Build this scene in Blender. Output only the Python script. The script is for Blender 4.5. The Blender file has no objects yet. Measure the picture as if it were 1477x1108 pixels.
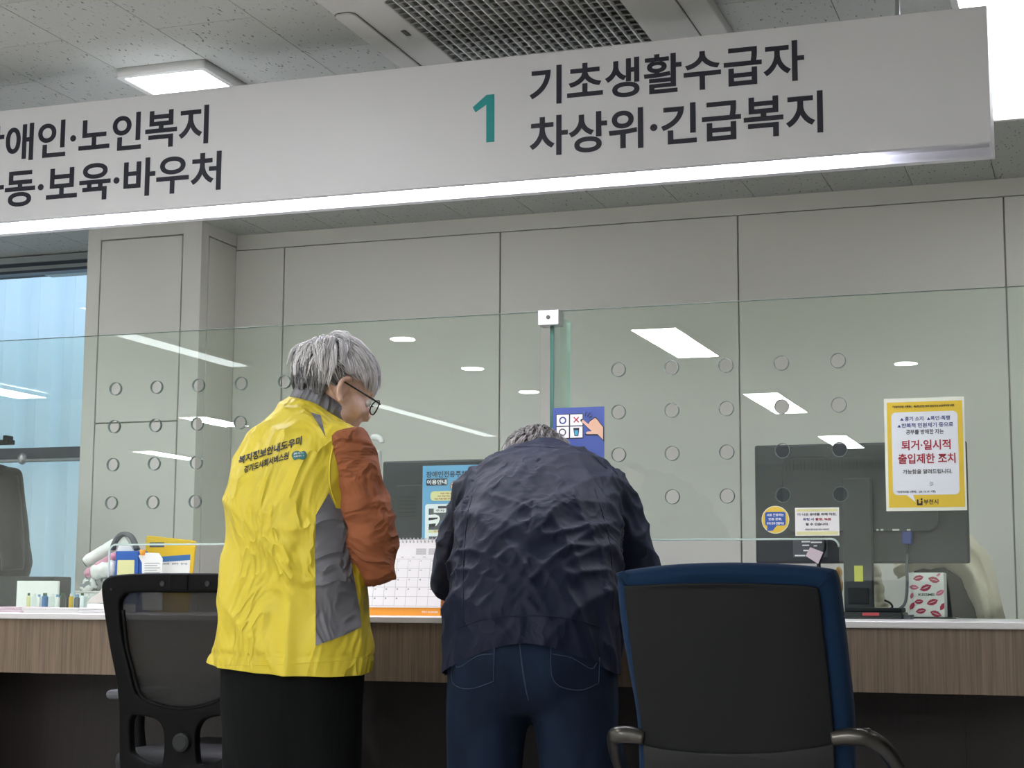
import bpy, bmesh, math, random
from mathutils import Vector, Matrix, noise
from mathutils.bvhtree import BVHTree

random.seed(7)
SC = bpy.context.scene
COL = SC.collection
PI = math.pi
R = math.radians

# ------------------------------------------------------------------ camera
CAM = Vector((0.0, 0.0, 0.88))
FPX = 2405.0
YAW, PITCH, ROLL = R(19.235), R(7.395), R(0.333)
FW = Vector((-math.sin(YAW) * math.cos(PITCH), math.cos(YAW) * math.cos(PITCH), math.sin(PITCH)))
_rt = Vector((math.cos(YAW), math.sin(YAW), 0))
_up = _rt.cross(FW)
RT = math.cos(ROLL) * _rt + math.sin(ROLL) * _up
UP = -math.sin(ROLL) * _rt + math.cos(ROLL) * _up
cam_data = bpy.data.cameras.new('camera')
cam = bpy.data.objects.new('camera', cam_data)
COL.objects.link(cam)
cam_data.sensor_width = 36.0
cam_data.lens = FPX / 1477.0 * 36.0
cam_data.clip_start = 0.05
m3 = Matrix((RT, UP, -FW)).transposed()
cam.matrix_world = Matrix.Translation(CAM) @ m3.to_4x4()
SC.camera = cam

# ------------------------------------------------------------------ world, exposure
w = bpy.data.worlds.new('sky')
SC.world = w
w.use_nodes = True
bg = w.node_tree.nodes['Background']
bg.inputs[0].default_value = (0.58, 0.79, 1.0, 1)
bg.inputs[1].default_value = 0.72
SC.view_settings.view_transform = 'Standard'
SC.view_settings.look = 'None'
SC.view_settings.gamma = 1.0
SC.view_settings.use_curve_mapping = False
SC.view_settings.exposure = 1.5
PANEL_E = 37.0          # emission of the ceiling panels in the hall
STAFF_E = 3.9           # emission of the panels over the staff side
SC.cycles.max_bounces = 8
SC.cycles.diffuse_bounces = 4
SC.cycles.glossy_bounces = 4
SC.cycles.transmission_bounces = 4
SC.cycles.transparent_max_bounces = 24
SC.cycles.caustics_reflective = False
SC.cycles.caustics_refractive = False


def at(x, y, Y):
    """point of the depth plane Y that lies behind pixel (x, y) of the 1477x1108 frame"""
    d = FW + RT * ((x - 738.5) / FPX) + UP * ((554.0 - y) / FPX)
    return CAM + d * (Y / d.y)


# ------------------------------------------------------------------ materials
def lin(c):
    c = c / 255.0
    return c / 12.92 if c <= 0.04045 else ((c + 0.055) / 1.055) ** 2.4


def rgb(c):
    return (lin(c[0]), lin(c[1]), lin(c[2]), 1.0)


def mat(name, col, rough=0.5, metal=0.0, spec=0.5, emit=None, es=0.0, sheen=0.0, coat=0.0):
    m = bpy.data.materials.new(name)
    m.use_nodes = True
    b = m.node_tree.nodes['Principled BSDF']
    b.inputs['Base Color'].default_value = rgb(col)
    b.inputs['Roughness'].default_value = rough
    b.inputs['Metallic'].default_value = metal
    b.inputs['Specular IOR Level'].default_value = spec
    b.inputs['Sheen Weight'].default_value = sheen
    b.inputs['Coat Weight'].default_value = coat
    if emit:
        b.inputs['Emission Color'].default_value = rgb(emit)
        b.inputs['Emission Strength'].default_value = es
    return m


def N(m, t, **kw):
    n = m.node_tree.nodes.new(t)
    for k, v in kw.items():
        if k in n.inputs:
            n.inputs[k].default_value = v
        else:
            setattr(n, k, v)
    return n


def L(m, a, b):
    m.node_tree.links.new(a, b)


def coords(m, scale=(1, 1, 1), kind='Object', rot=(0, 0, 0)):
    tc = N(m, 'ShaderNodeTexCoord')
    mp = N(m, 'ShaderNodeMapping')
    mp.inputs['Scale'].default_value = scale
    mp.inputs['Rotation'].default_value = rot
    L(m, tc.outputs[kind], mp.inputs[0])
    return mp.outputs[0]


def mottled(m, c1, c2, scale=(1, 1, 1), detail=6.0, lo=0.35, hi=0.65, bump=0.0, bdist=0.001, kind='Object', tex='noise'):
    b = m.node_tree.nodes['Principled BSDF']
    v = coords(m, scale, kind)
    n = N(m, 'ShaderNodeTexNoise', Scale=1.0, Detail=detail, Roughness=0.6)
    L(m, v, n.inputs['Vector'])
    r = N(m, 'ShaderNodeValToRGB')
    r.color_ramp.elements[0].position = lo
    r.color_ramp.elements[1].position = hi
    r.color_ramp.elements[0].color = rgb(c1)
    r.color_ramp.elements[1].color = rgb(c2)
    L(m, n.outputs['Fac'], r.inputs[0])
    L(m, r.outputs[0], b.inputs['Base Color'])
    if bump:
        bp = N(m, 'ShaderNodeBump', Strength=bump, Distance=bdist)
        L(m, n.outputs['Fac'], bp.inputs['Height'])
        L(m, bp.outputs[0], b.inputs['Normal'])
    return m


def bumpy(m, scale=(1, 1, 1), strength=0.3, dist=0.002, detail=4.0, kind='Object'):
    b = m.node_tree.nodes['Principled BSDF']
    v = coords(m, scale, kind)
    n = N(m, 'ShaderNodeTexNoise', Scale=1.0, Detail=detail, Roughness=0.6)
    L(m, v, n.inputs['Vector'])
    bp = N(m, 'ShaderNodeBump', Strength=strength, Distance=dist)
    L(m, n.outputs['Fac'], bp.inputs['Height'])
    L(m, bp.outputs[0], b.inputs['Normal'])
    return m


def wrinkled(m, scale=(6, 6, 4), strength=0.6, dist=0.01, power=3.0):
    """sharp cloth creases: ridged noise as bump, plus a fine weave"""
    b = m.node_tree.nodes['Principled BSDF']
    v = coords(m, scale)
    n = N(m, 'ShaderNodeTexNoise', Scale=1.0, Detail=3.0, Roughness=0.5, Distortion=0.6)
    L(m, v, n.inputs['Vector'])
    a = N(m, 'ShaderNodeMath', operation='MULTIPLY_ADD'); a.inputs[1].default_value = 2.0; a.inputs[2].default_value = -1.0
    L(m, n.outputs['Fac'], a.inputs[0])
    c = N(m, 'ShaderNodeMath', operation='ABSOLUTE'); L(m, a.outputs[0], c.inputs[0])
    d = N(m, 'ShaderNodeMath', operation='SUBTRACT'); d.inputs[0].default_value = 1.0; L(m, c.outputs[0], d.inputs[1])
    e = N(m, 'ShaderNodeMath', operation='POWER'); e.inputs[1].default_value = power; L(m, d.outputs[0], e.inputs[0])
    bp = N(m, 'ShaderNodeBump', Strength=strength, Distance=dist)
    L(m, e.outputs[0], bp.inputs['Height'])
    n2 = N(m, 'ShaderNodeTexNoise', Scale=1.0, Detail=2.0)
    L(m, coords(m, (140, 140, 140)), n2.inputs['Vector'])
    b2 = N(m, 'ShaderNodeBump', Strength=0.12, Distance=0.002)
    L(m, n2.outputs['Fac'], b2.inputs['Height']); L(m, bp.outputs[0], b2.inputs['Normal'])
    L(m, b2.outputs[0], b.inputs['Normal'])
    return m


M = {}
M['wall'] = mat('wall_laminate', (225, 224, 216), 0.45)
M['groove'] = mat('wall_groove', (165, 163, 157), 0.7)
M['plaster'] = mat('plaster', (222, 219, 214), 0.7)
# fissured mineral ceiling tile
m = mat('ceiling_tile', (212, 212, 206), 0.85, spec=0.2)
b = m.node_tree.nodes['Principled BSDF']
tc = N(m, 'ShaderNodeTexCoord'); oi = N(m, 'ShaderNodeObjectInfo')
mp = N(m, 'ShaderNodeMapping'); mp.inputs['Scale'].default_value = (62, 62, 62)
ad = N(m, 'ShaderNodeVectorMath', operation='ADD')
wn = N(m, 'ShaderNodeTexNoise', Scale=9.0, Detail=2.0)
L(m, tc.outputs['Object'], wn.inputs['Vector'])
mixv = N(m, 'ShaderNodeVectorMath', operation='MULTIPLY_ADD')
mixv.inputs[1].default_value = (0.05, 0.05, 0.05)
L(m, wn.outputs['Color'], mixv.inputs[0]); L(m, tc.outputs['Object'], mixv.inputs[2])
cmb = N(m, 'ShaderNodeCombineXYZ')
ml = N(m, 'ShaderNodeMath', operation='MULTIPLY'); ml.inputs[1].default_value = 37.0
L(m, oi.outputs['Random'], ml.inputs[0]); L(m, ml.outputs[0], cmb.inputs[2])
L(m, mixv.outputs[0], ad.inputs[0]); L(m, cmb.outputs[0], ad.inputs[1])
L(m, ad.outputs[0], mp.inputs[0])
mp.inputs['Scale'].default_value = (130, 38, 60)
n1 = N(m, 'ShaderNodeTexNoise', Scale=1.0, Detail=3.0, Roughness=0.55)
L(m, mp.outputs[0], n1.inputs['Vector'])
rp = N(m, 'ShaderNodeValToRGB')
rp.color_ramp.elements[0].position = 0.30; rp.color_ramp.elements[0].color = rgb((88, 88, 86))
rp.color_ramp.elements[1].position = 0.37; rp.color_ramp.elements[1].color = rgb((184, 187, 183))
L(m, n1.outputs['Fac'], rp.inputs[0]); L(m, rp.outputs[0], b.inputs['Base Color'])
bp = N(m, 'ShaderNodeBump', Strength=0.5, Distance=0.002)
L(m, rp.outputs[0], bp.inputs['Height']); L(m, bp.outputs[0], b.inputs['Normal'])
M['tile'] = m
M['ceil_back'] = mat('ceiling_board', (70, 70, 68), 0.9)
M['ceil_far'] = mat('ceiling_far', (205, 205, 200), 0.9)
M['floor'] = mottled(mat('floor_stone', (190, 186, 180), 0.3), (182, 178, 172), (202, 198, 192), (6, 6, 6))
M['metal_white'] = mat('white_metal', (212, 212, 210), 0.4)
M['sign_white'] = mat('sign_white', (221, 222, 225), 0.42)
M['navy_ink'] = mat('navy_ink', (30, 32, 48), 0.5)
M['teal_ink'] = mat('teal_ink', (16, 150, 150), 0.5)
M['panel_light'] = mat('light_diffuser', (255, 255, 255), 0.5, emit=(250, 252, 255), es=PANEL_E)
M['panel_light_staff'] = mat('staff_light_diffuser', (255, 255, 255), 0.5, emit=(250, 252, 255), es=STAFF_E)
M['panel_light_near'] = mat('front_light_diffuser', (255, 255, 255), 0.5, emit=(250, 252, 255), es=5.4)
M['panel_light_thin'] = mat('narrow_light_diffuser', (255, 255, 255), 0.5, emit=(245, 248, 255), es=2.6)
M['led'] = mat('led_strip', (255, 255, 255), 0.5, emit=(240, 238, 255), es=8.0)
M['down'] = mat('downlight_lens', (255, 255, 255), 0.5, emit=(250, 252, 255), es=PANEL_E)
M['ac'] = mat('air_conditioner_plastic', (200, 200, 196), 0.5)
M['ac_dark'] = mat('air_conditioner_inside', (95, 97, 97), 0.8)
M['ac_fin'] = mat('air_conditioner_grille', (222, 224, 222), 0.5)
M['steel'] = mat('brushed_steel', (190, 192, 194), 0.35, metal=0.9)
M['chrome'] = mat('grey_metal', (84, 82, 78), 0.3, metal=0.8)
M['worktop'] = mat('worktop_white', (228, 226, 226), 0.3)


def wood(name, c1, c2, rough=0.5):
    m = mat(name, c1, rough)
    b = m.node_tree.nodes['Principled BSDF']
    v = coords(m, (95, 95, 2.2))
    n = N(m, 'ShaderNodeTexNoise', Scale=1.0, Detail=8.0, Roughness=0.7)
    L(m, v, n.inputs['Vector'])
    v2 = coords(m, (330, 330, 5))
    n2 = N(m, 'ShaderNodeTexNoise', Scale=1.0, Detail=2.0)
    L(m, v2, n2.inputs['Vector'])
    mx = N(m, 'ShaderNodeMath', operation='MULTIPLY_ADD')
    mx.inputs[1].default_value = 0.45
    L(m, n2.outputs['Fac'], mx.inputs[0]); L(m, n.outputs['Fac'], mx.inputs[2])
    r = N(m, 'ShaderNodeValToRGB')
    r.color_ramp.elements[0].position = 0.52; r.color_ramp.elements[0].color = rgb(c1)
    r.color_ramp.elements[1].position = 0.86; r.color_ramp.elements[1].color = rgb(c2)
    L(m, mx.outputs[0], r.inputs[0]); L(m, r.outputs[0], b.inputs['Base Color'])
    return m


M['wood'] = wood('apron_wood', (94, 80, 65), (136, 118, 99))
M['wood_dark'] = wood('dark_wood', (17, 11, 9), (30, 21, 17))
M['beige_edge'] = mat('beige_edging', (140, 130, 116), 0.5)

# pane glass: tinted see-through plus mirror reflection by angle
def glass(name, tint, ior=1.5):
    m = bpy.data.materials.new(name); m.use_nodes = True
    nt = m.node_tree; nt.nodes.clear()
    out = nt.nodes.new('ShaderNodeOutputMaterial')
    tr = nt.nodes.new('ShaderNodeBsdfTransparent'); tr.inputs[0].default_value = tint
    gl = nt.nodes.new('ShaderNodeBsdfGlossy'); gl.inputs['Roughness'].default_value = 0.0
    gl.inputs[0].default_value = (0.95, 1.0, 0.97, 1)
    fr = nt.nodes.new('ShaderNodeFresnel'); # the ray is not bent here, so the far face must reflect like the near one
    ge = nt.nodes.new('ShaderNodeNewGeometry')
    mr = nt.nodes.new('ShaderNodeMapRange')
    mr.inputs['To Min'].default_value = ior; mr.inputs['To Max'].default_value = 1.0 / ior
    nt.links.new(ge.outputs['Backfacing'], mr.inputs['Value']); nt.links.new(mr.outputs[0], fr.inputs['IOR'])
    mx = nt.nodes.new('ShaderNodeMixShader')
    nt.links.new(fr.outputs[0], mx.inputs[0]); nt.links.new(tr.outputs[0], mx.inputs[1]); nt.links.new(gl.outputs[0], mx.inputs[2])
    nt.links.new(mx.outputs[0], out.inputs[0])
    return m


M['glass'] = glass('pane_glass', (0.950, 0.986, 0.958, 1))
M['glass_fin'] = glass('fin_glass', (0.84, 0.94, 0.90, 1), 1.35)
M['glass_edge'] = mat('glass_edge', (70, 112, 100), 0.15)
M['glass_cut'] = mat('glass_cut_edge', (190, 206, 198), 0.2)
M['hole_rim'] = mat('hole_edge', (112, 130, 122), 0.2)
M['win_glass'] = glass('window_glass', (0.93, 0.97, 0.98, 1))
M['win_frame'] = mat('window_frame_dark', (58, 66, 78), 0.4)
M['win_frame_l'] = mat('window_frame_light', (150, 158, 158), 0.4)
M['corrugated'] = mat('corrugated_white', (236, 242, 246), 0.5)
M['paper'] = mat('paper_white', (236, 236, 232), 0.7)
M['paper_pink'] = mat('paper_pink', (226, 206, 212), 0.7)
M['poster_yellow'] = mat('poster_yellow', (226, 194, 48), 0.4)
M['poster_border'] = mat('poster_lamination', (228, 232, 214), 0.35)
M['poster_white'] = mat('poster_white', (226, 232, 234), 0.4)
M['poster_blue'] = mat('poster_blue', (66, 86, 156), 0.45)
M['poster_cyan'] = mat('poster_cyan', (104, 164, 205), 0.45)
M['poster_cyan_dark'] = mat('poster_deep_blue', (60, 110, 165), 0.45)
M['red_ink'] = mat('red_ink', (165, 32, 48), 0.5)
M['blue_ink'] = mat('blue_ink', (42, 62, 130), 0.5)
M['black_ink'] = mat('black_ink', (38, 40, 42), 0.5)
M['grey_ink'] = mat('grey_ink', (150, 150, 152), 0.6)
M['white_ink'] = mat('white_ink', (240, 240, 240), 0.5)
M['peach'] = mat('peach_ink', (222, 178, 148), 0.5)
M['pale_yellow'] = mat('pale_yellow', (222, 220, 160), 0.5)
M['aqua'] = mat('aqua_ink', (70, 165, 195), 0.5)
M['sticker_yellow'] = mat('sticker_yellow', (232, 198, 62), 0.4)
M['sticker_blue'] = mat('sticker_blue', (40, 88, 165), 0.4)
M['monitor'] = mat('monitor_plastic', (46, 49, 53), 0.5)
M['black'] = mat('black_plastic', (20, 21, 22), 0.45)
M['black_soft'] = mat('black_matte', (26, 28, 30), 0.7)
M['chair_black'] = mat('chair_black_plastic', (7, 8, 9), 0.5, spec=0.13)
M['yellow_tag'] = mat('yellow_tag', (214, 214, 70), 0.5)
M['red_tag'] = mat('red_tag', (205, 70, 80), 0.5)
M['vga'] = mat('vga_blue', (40, 56, 130), 0.4)
M['lip1'] = mat('lip_red', (170, 42, 72), 0.5)
M['lip2'] = mat('lip_pink', (205, 110, 140), 0.5)
M['green_ink'] = mat('green_ink', (40, 80, 50), 0.5)
M['cream'] = bumpy(mat('cream_cloth', (226, 218, 196), 0.9, sheen=0.2), (30, 30, 30), 0.4, 0.004)
M['orange'] = mat('calendar_orange', (240, 160, 48), 0.5)
M['orange_brown'] = mat('calendar_stand', (178, 100, 44), 0.6)
M['folder_yellow'] = mat('folder_yellow', (222, 182, 40), 0.45)
M['box_blue'] = mat('box_blue', (44, 92, 170), 0.5)
M['strap_grey'] = mat('strap_grey', (88, 90, 94), 0.7)
M['towel_white'] = bumpy(mat('towel_white', (232, 230, 228), 0.95, sheen=0.3), (180, 180, 180), 0.5, 0.003)
M['towel_pink'] = bumpy(mat('towel_pink', (216, 150, 175), 0.95, sheen=0.3), (180, 180, 180), 0.5, 0.003)
M['towel_grey'] = mottled(mat('towel_pattern', (180, 180, 178), 0.95), (120, 122, 126), (215, 215, 210), (32, 32, 32), 2.0, 0.44, 0.5)
M['coat'] = bumpy(mat('black_coat_cloth', (11, 13, 16), 0.85, sheen=0.1), (12, 12, 6), 0.6, 0.02)
M['blue_fabric'] = bumpy(mat('blue_fabric', (19, 44, 73), 0.9, spec=0.2, sheen=0.03), (900, 900, 900), 0.35, 0.001)
M['shell'] = bumpy(mat('chair_shell', (13, 15, 17), 0.6, spec=0.25), (500, 500, 500), 0.15, 0.0006)
M['shell_low'] = mat('chair_shell_low', (27, 28, 29), 0.5, spec=0.3)
M['skin'] = mottled(mat('skin', (228, 192, 172), 0.5), (220, 178, 158), (234, 200, 182), (30, 30, 30))
M['yellow_cloth'] = wrinkled(mat('yellow_vest_cloth', (222, 201, 56), 0.55), (7, 7, 4), 0.7, 0.022, 4.0)
M['grey_cloth'] = wrinkled(mat('grey_vest_cloth', (116, 116, 122), 0.55), (9, 9, 7), 0.8, 0.02, 4.0)
M['rust_cloth'] = wrinkled(mat('rust_sweater_cloth', (152, 88, 52), 0.8), (8, 8, 12), 0.7, 0.02, 4.0)
M['black_cloth'] = bumpy(mat('black_trouser_cloth', (12, 14, 14), 0.9, spec=0.15), (14, 14, 3), 0.5, 0.012)
M['navy_cloth'] = wrinkled(mat('navy_jacket_cloth', (20, 27, 48), 0.6, spec=0.25), (6, 6, 5), 0.4, 0.012, 4.0)
M['denim'] = mottled(mat('denim', (20, 30, 46), 0.85, spec=0.2), (13, 23, 39), (28, 43, 65), (9, 9, 4), 8.0, 0.3, 0.7, 0.15, 0.004)
M['denim_stitch'] = mat('denim_stitch', (48, 66, 90), 0.8)
M['shoe'] = mat('shoe_black', (25, 25, 27), 0.5)
M['beige_pl'] = mat('beige_plastic', (196, 192, 182), 0.5)
M['clear'] = glass('clear_plastic', (0.9, 0.94, 0.93, 1))


def hair_mat(name, ca, cb):
    m = mat(name, ca, 0.45, spec=0.4)
    b = m.node_tree.nodes['Principled BSDF']
    g = N(m, 'ShaderNodeNewGeometry')
    r = N(m, 'ShaderNodeValToRGB')
    r.color_ramp.elements[0].color = rgb(ca); r.color_ramp.elements[1].color = rgb(cb)
    L(m, g.outputs['Random Per Island'], r.inputs[0]); L(m, r.outputs[0], b.inputs['Base Color'])
    return m


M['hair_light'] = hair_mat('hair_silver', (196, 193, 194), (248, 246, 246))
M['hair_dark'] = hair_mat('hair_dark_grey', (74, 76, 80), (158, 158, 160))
M['hair_man'] = hair_mat('hair_salt_and_pepper', (70, 68, 66), (176, 172, 166))

# mesh of the black chair: see-through weave
m = bpy.data.materials.new('chair_mesh_weave'); m.use_nodes = True
nt = m.node_tree
b = nt.nodes['Principled BSDF']; b.inputs['Base Color'].default_value = rgb((40, 40, 40)); b.inputs['Roughness'].default_value = 0.8
tr = nt.nodes.new('ShaderNodeBsdfTransparent'); mx = nt.nodes.new('ShaderNodeMixShader'); mx.inputs[0].default_value = 0.78
nt.links.new(tr.outputs[0], mx.inputs[1]); nt.links.new(b.outputs[0], mx.inputs[2])
nt.links.new(mx.outputs[0], nt.nodes['Material Output'].inputs[0])
M['weave'] = m

# ------------------------------------------------------------------ object helpers
WM = {}          # world matrix of every thing


def clean(bm):
    bmesh.ops.recalc_face_normals(bm, faces=bm.faces)


def link(name, data, mt=None, parent=None, smooth=False, auto=None):
    o = bpy.data.objects.new(name, data)
    COL.objects.link(o)
    if mt is not None and hasattr(data, 'materials'):
        data.materials.clear()
        for q in (mt if isinstance(mt, (list, tuple)) else [mt]):
            data.materials.append(M[q] if isinstance(q, str) else q)
    if parent is not None:
        o.parent = parent
    if smooth and hasattr(data, 'polygons'):
        data.polygons.foreach_set('use_smooth', [True] * len(data.polygons))
        if auto is not None:
            data.set_sharp_from_angle(angle=R(auto))
    return o


def obj(name, bm, mt, parent=None, smooth=False, world=True, auto=None, recalc=True):
    """bm -> one mesh object. With a parent and world=True the coordinates are world ones."""
    if recalc:
        clean(bm)
    if parent is not None and world:
        bmesh.ops.transform(bm, matrix=WM.get(parent.name, Matrix.Identity(4)).inverted(), verts=bm.verts)
    me = bpy.data.meshes.new(name)
    bm.to_mesh(me)
    bm.free()
    o = link(name, me, mt, parent, smooth, auto)
    if parent is not None:
        WM[o.name] = WM.get(parent.name, Matrix.Identity(4)).copy()
    return o


def thing(name, label, cat, loc=(0, 0, 0), rz=0.0, group=None):
    o = bpy.data.objects.new(name, None)
    COL.objects.link(o)
    o.empty_display_size = 0.05
    o.location = loc
    o.rotation_euler = (0, 0, rz)
    o['label'] = label
    o['category'] = cat
    if group:
        o['group'] = group
    WM[o.name] = Matrix.Translation(Vector(loc)) @ Matrix.Rotation(rz, 4, 'Z')
    return o


def tag(o, label, cat, group=None):
    o['label'] = label
    o['category'] = cat
    if group:
        o['group'] = group
    return o


def struct(name, bm, mt, label=None, smooth=False):
    o = obj(name, bm, mt, None, smooth)
    o['kind'] = 'structure'
    if label:
        o['label'] = label
        o['category'] = name.split('_')[0]
    WM[o.name] = Matrix.Identity(4)
    return o


def copy_part(src, name, parent, loc, rot=None, scale=None):
    o = bpy.data.objects.new(name, src.data)
    COL.objects.link(o)
    o.parent = parent
    o.location = loc
    if rot:
        o.rotation_euler = rot
    if scale:
        o.scale = scale
    return o


# ------------------------------------------------------------------ shape helpers
def box(bm, x0, x1, y0, y1, z0, z1, bev=0.0, seg=2):
    t = bmesh.new()
    bmesh.ops.create_cube(t, size=1.0)
    bmesh.ops.scale(t, vec=(abs(x1 - x0), abs(y1 - y0), abs(z1 - z0)), verts=t.verts)
    if bev > 0:
        bmesh.ops.bevel(t, geom=t.edges[:], offset=bev, segments=seg, affect='EDGES', profile=0.5)
    bmesh.ops.translate(t, vec=((x0 + x1) / 2, (y0 + y1) / 2, (z0 + z1) / 2), verts=t.verts)
    merge(bm, t)
    return bm


def merge(bm, t, mtx=None):
    if mtx is not None:
        bmesh.ops.transform(t, matrix=mtx, verts=t.verts)
    me = bpy.data.meshes.new('tmp')
    t.to_mesh(me)
    t.free()
    bm.from_mesh(me)
    bpy.data.meshes.remove(me)
    return bm


def nb(*a, **k):
    bm = bmesh.new()
    return box(bm, *a, **k)


def frames(pts, ref=None):
    """tangent, side, other for each point of a path"""
    n = len(pts)
    out = []
    side = None
    for i in range(n):
        t = (pts[min(i + 1, n - 1)] - pts[max(i - 1, 0)])
        if t.length < 1e-9:
            t = Vector((0, 0, 1))
        t.normalize()
        if ref is not None:
            s = Vector(ref) - t * t.dot(Vector(ref))
        elif side is None:
            a = Vector((1, 0, 0)) if abs(t.x) < 0.8 else Vector((0, 1, 0))
            s = a - t * t.dot(a)
        else:
            s = side - t * t.dot(side)
        s.normalize()
        side = s
        out.append((t, s, t.cross(s)))
    return out


def tube(bm, pts, rad, seg=12, ref=None, caps=True, power=2.0, closed=False):
    """loft of (elliptic) rings along a path; rad: number or list of numbers / (side, other) pairs"""
    pts = [Vector(p) for p in pts]
    fr = frames(pts, ref)
    rings = []
    for i, p in enumerate(pts):
        r = rad[i] if isinstance(rad, list) else rad
        ra, rb = r if isinstance(r, (list, tuple)) else (r, r)
        t, s, o = fr[i]
        ring = []
        for k in range(seg):
            a = 2 * PI * k / seg
            c, sn = math.cos(a), math.sin(a)
            if power != 2.0:
                c = math.copysign(abs(c) ** (2 / power), c)
                sn = math.copysign(abs(sn) ** (2 / power), sn)
            ring.append(bm.verts.new(p + s * (ra * c) + o * (rb * sn)))
        rings.append(ring)
    m = len(rings)
    for i in range(m if closed else m - 1):
        a, b2 = rings[i], rings[(i + 1) % m]
        for k in range(seg):
            bm.faces.new((a[k], a[(k + 1) % seg], b2[(k + 1) % seg], b2[k]))
    if caps and not closed:
        bm.faces.new(rings[0][::-1])
        bm.faces.new(rings[-1])
    return bm


def spline(pts, n=8):
    """Catmull-Rom through the points"""
    P = [Vector(p) for p in pts]
    P = [P[0] * 2 - P[1]] + P + [P[-1] * 2 - P[-2]]
    out = []
    for i in range(1, len(P) - 2):
        for k in range(n):
            t = k / n
            p0, p1, p2, p3 = P[i - 1], P[i], P[i + 1], P[i + 2]
            out.append(0.5 * ((2 * p1) + (p2 - p0) * t + (2 * p0 - 5 * p1 + 4 * p2 - p3) * t * t + (3 * p1 - p0 - 3 * p2 + p3) * t ** 3))
    out.append(P[-2])
    return out


def lerp_list(vals, n):
    """smooth resample of a list of numbers/tuples to match spline(pts, n)"""
    tup = isinstance(vals[0], (tuple, list))
    V = [Vector((v[0], v[1], 0)) if tup else Vector((v, 0, 0)) for v in vals]
    S = spline(V, n)
    return [(s.x, s.y) if tup else s.x for s in S]


def ellipsoid(bm, c, r, mtx=None, u=20, v=14):
    t = bmesh.new()
    bmesh.ops.create_uvsphere(t, u_segments=u, v_segments=v, radius=1.0)
    bmesh.ops.scale(t, vec=r, verts=t.verts)
    bmesh.ops.translate(t, vec=c, verts=t.verts)
    return merge(bm, t, mtx)


def cyl(bm, c, r, h, axis='Z', seg=24, r2=None):
    t = bmesh.new()
    bmesh.ops.create_cone(t, cap_ends=True, segments=seg, radius1=r, radius2=r if r2 is None else r2, depth=h)
    if axis == 'Y':
        bmesh.ops.rotate(t, cent=(0, 0, 0), matrix=Matrix.Rotation(PI / 2, 3, 'X'), verts=t.verts)
    if axis == 'X':
        bmesh.ops.rotate(t, cent=(0, 0, 0), matrix=Matrix.Rotation(PI / 2, 3, 'Y'), verts=t.verts)
    bmesh.ops.translate(t, vec=c, verts=t.verts)
    return merge(bm, t)


def fill2d(outline, holes=(), depth=0.01, bev=0.0):
    """2D outline (list of (u, v)) with holes, extruded by depth, as a bmesh in the XY plane (centred in Z)"""
    cu = bpy.data.curves.new('tmp', 'CURVE')
    cu.dimensions = '2D'
    cu.fill_mode = 'BOTH'
    cu.extrude = depth / 2 - bev
    cu.bevel_depth = bev
    cu.bevel_resolution = 2
    cu.offset = -bev
    for lp in [outline] + list(holes):
        s = cu.splines.new('POLY')
        s.points.add(len(lp) - 1)
        for i, (a, c) in enumerate(lp):
            s.points[i].co = (a, c, 0, 1)
        s.use_cyclic_u = True
    o = bpy.data.objects.new('tmp', cu)
    me = bpy.data.meshes.new_from_object(o)
    bpy.data.objects.remove(o)
    bpy.data.curves.remove(cu)
    bm = bmesh.new()
    bm.from_mesh(me)
    bpy.data.meshes.remove(me)
    bmesh.ops.remove_doubles(bm, verts=bm.verts, dist=1e-6)
    return bm


XZ = Matrix(((1, 0, 0, 0), (0, 0, -1, 0), (0, 1, 0, 0), (0, 0, 0, 1)))   # (u, v, n) -> (x, -n, z): faces -Y


def plate(outline, Y, depth=0.001, holes=(), bev=0.0):
    """outline in (x, z) world, a slab centred at depth plane Y"""
    bm = fill2d(outline, holes, depth, bev)
    bmesh.ops.transform(bm, matrix=Matrix.Translation((0, Y, 0)) @ XZ, verts=bm.verts)
    return bm


def rrect(x0, x1, z0, z1, r, n=6):
    pts = []
    for cx, cz, a0 in ((x1 - r, z1 - r, 0), (x0 + r, z1 - r, 90), (x0 + r, z0 + r, 180), (x1 - r, z0 + r, 270)):
        for k in range(n + 1):
            a = R(a0 + 90 * k / n)
            pts.append((cx + r * math.cos(a), cz + r * math.sin(a)))
    return pts


def circ(cx, cz, r, n=24, rz=None):
    return [(cx + r * math.cos(2 * PI * k / n), cz + (rz or r) * math.sin(2 * PI * k / n)) for k in range(n)]


def text_bm(body, bold=0.0, depth=0.0, shear=0.0, res=2):
    cu = bpy.data.curves.new('tmp', 'FONT')
    cu.body = body
    cu.size = 1.0
    cu.offset = bold
    cu.shear = shear
    cu.extrude = depth
    cu.resolution_u = res
    o = bpy.data.objects.new('tmp', cu)
    me = bpy.data.meshes.new_from_object(o)
    bpy.data.objects.remove(o)
    bpy.data.curves.remove(cu)
    bm = bmesh.new()
    bm.from_mesh(me)
    bpy.data.meshes.remove(me)
    return bm


def fit_bm(bm, x0, x1, z0, z1, keep=False):
    """scale a flat bmesh so that its bounding box is the box (x0..x1, z0..z1)"""
    xs = [v.co.x for v in bm.verts]; ys = [v.co.y for v in bm.verts]
    a0, a1, b0, b1 = min(xs), max(xs), min(ys), max(ys)
    sx = (x1 - x0) / (a1 - a0); sz = (z1 - z0) / (b1 - b0)
    for v in bm.verts:
        v.co.x = x0 + (v.co.x - a0) * sx
        v.co.y = z0 + (v.co.y - b0) * sz
    return bm


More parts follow.
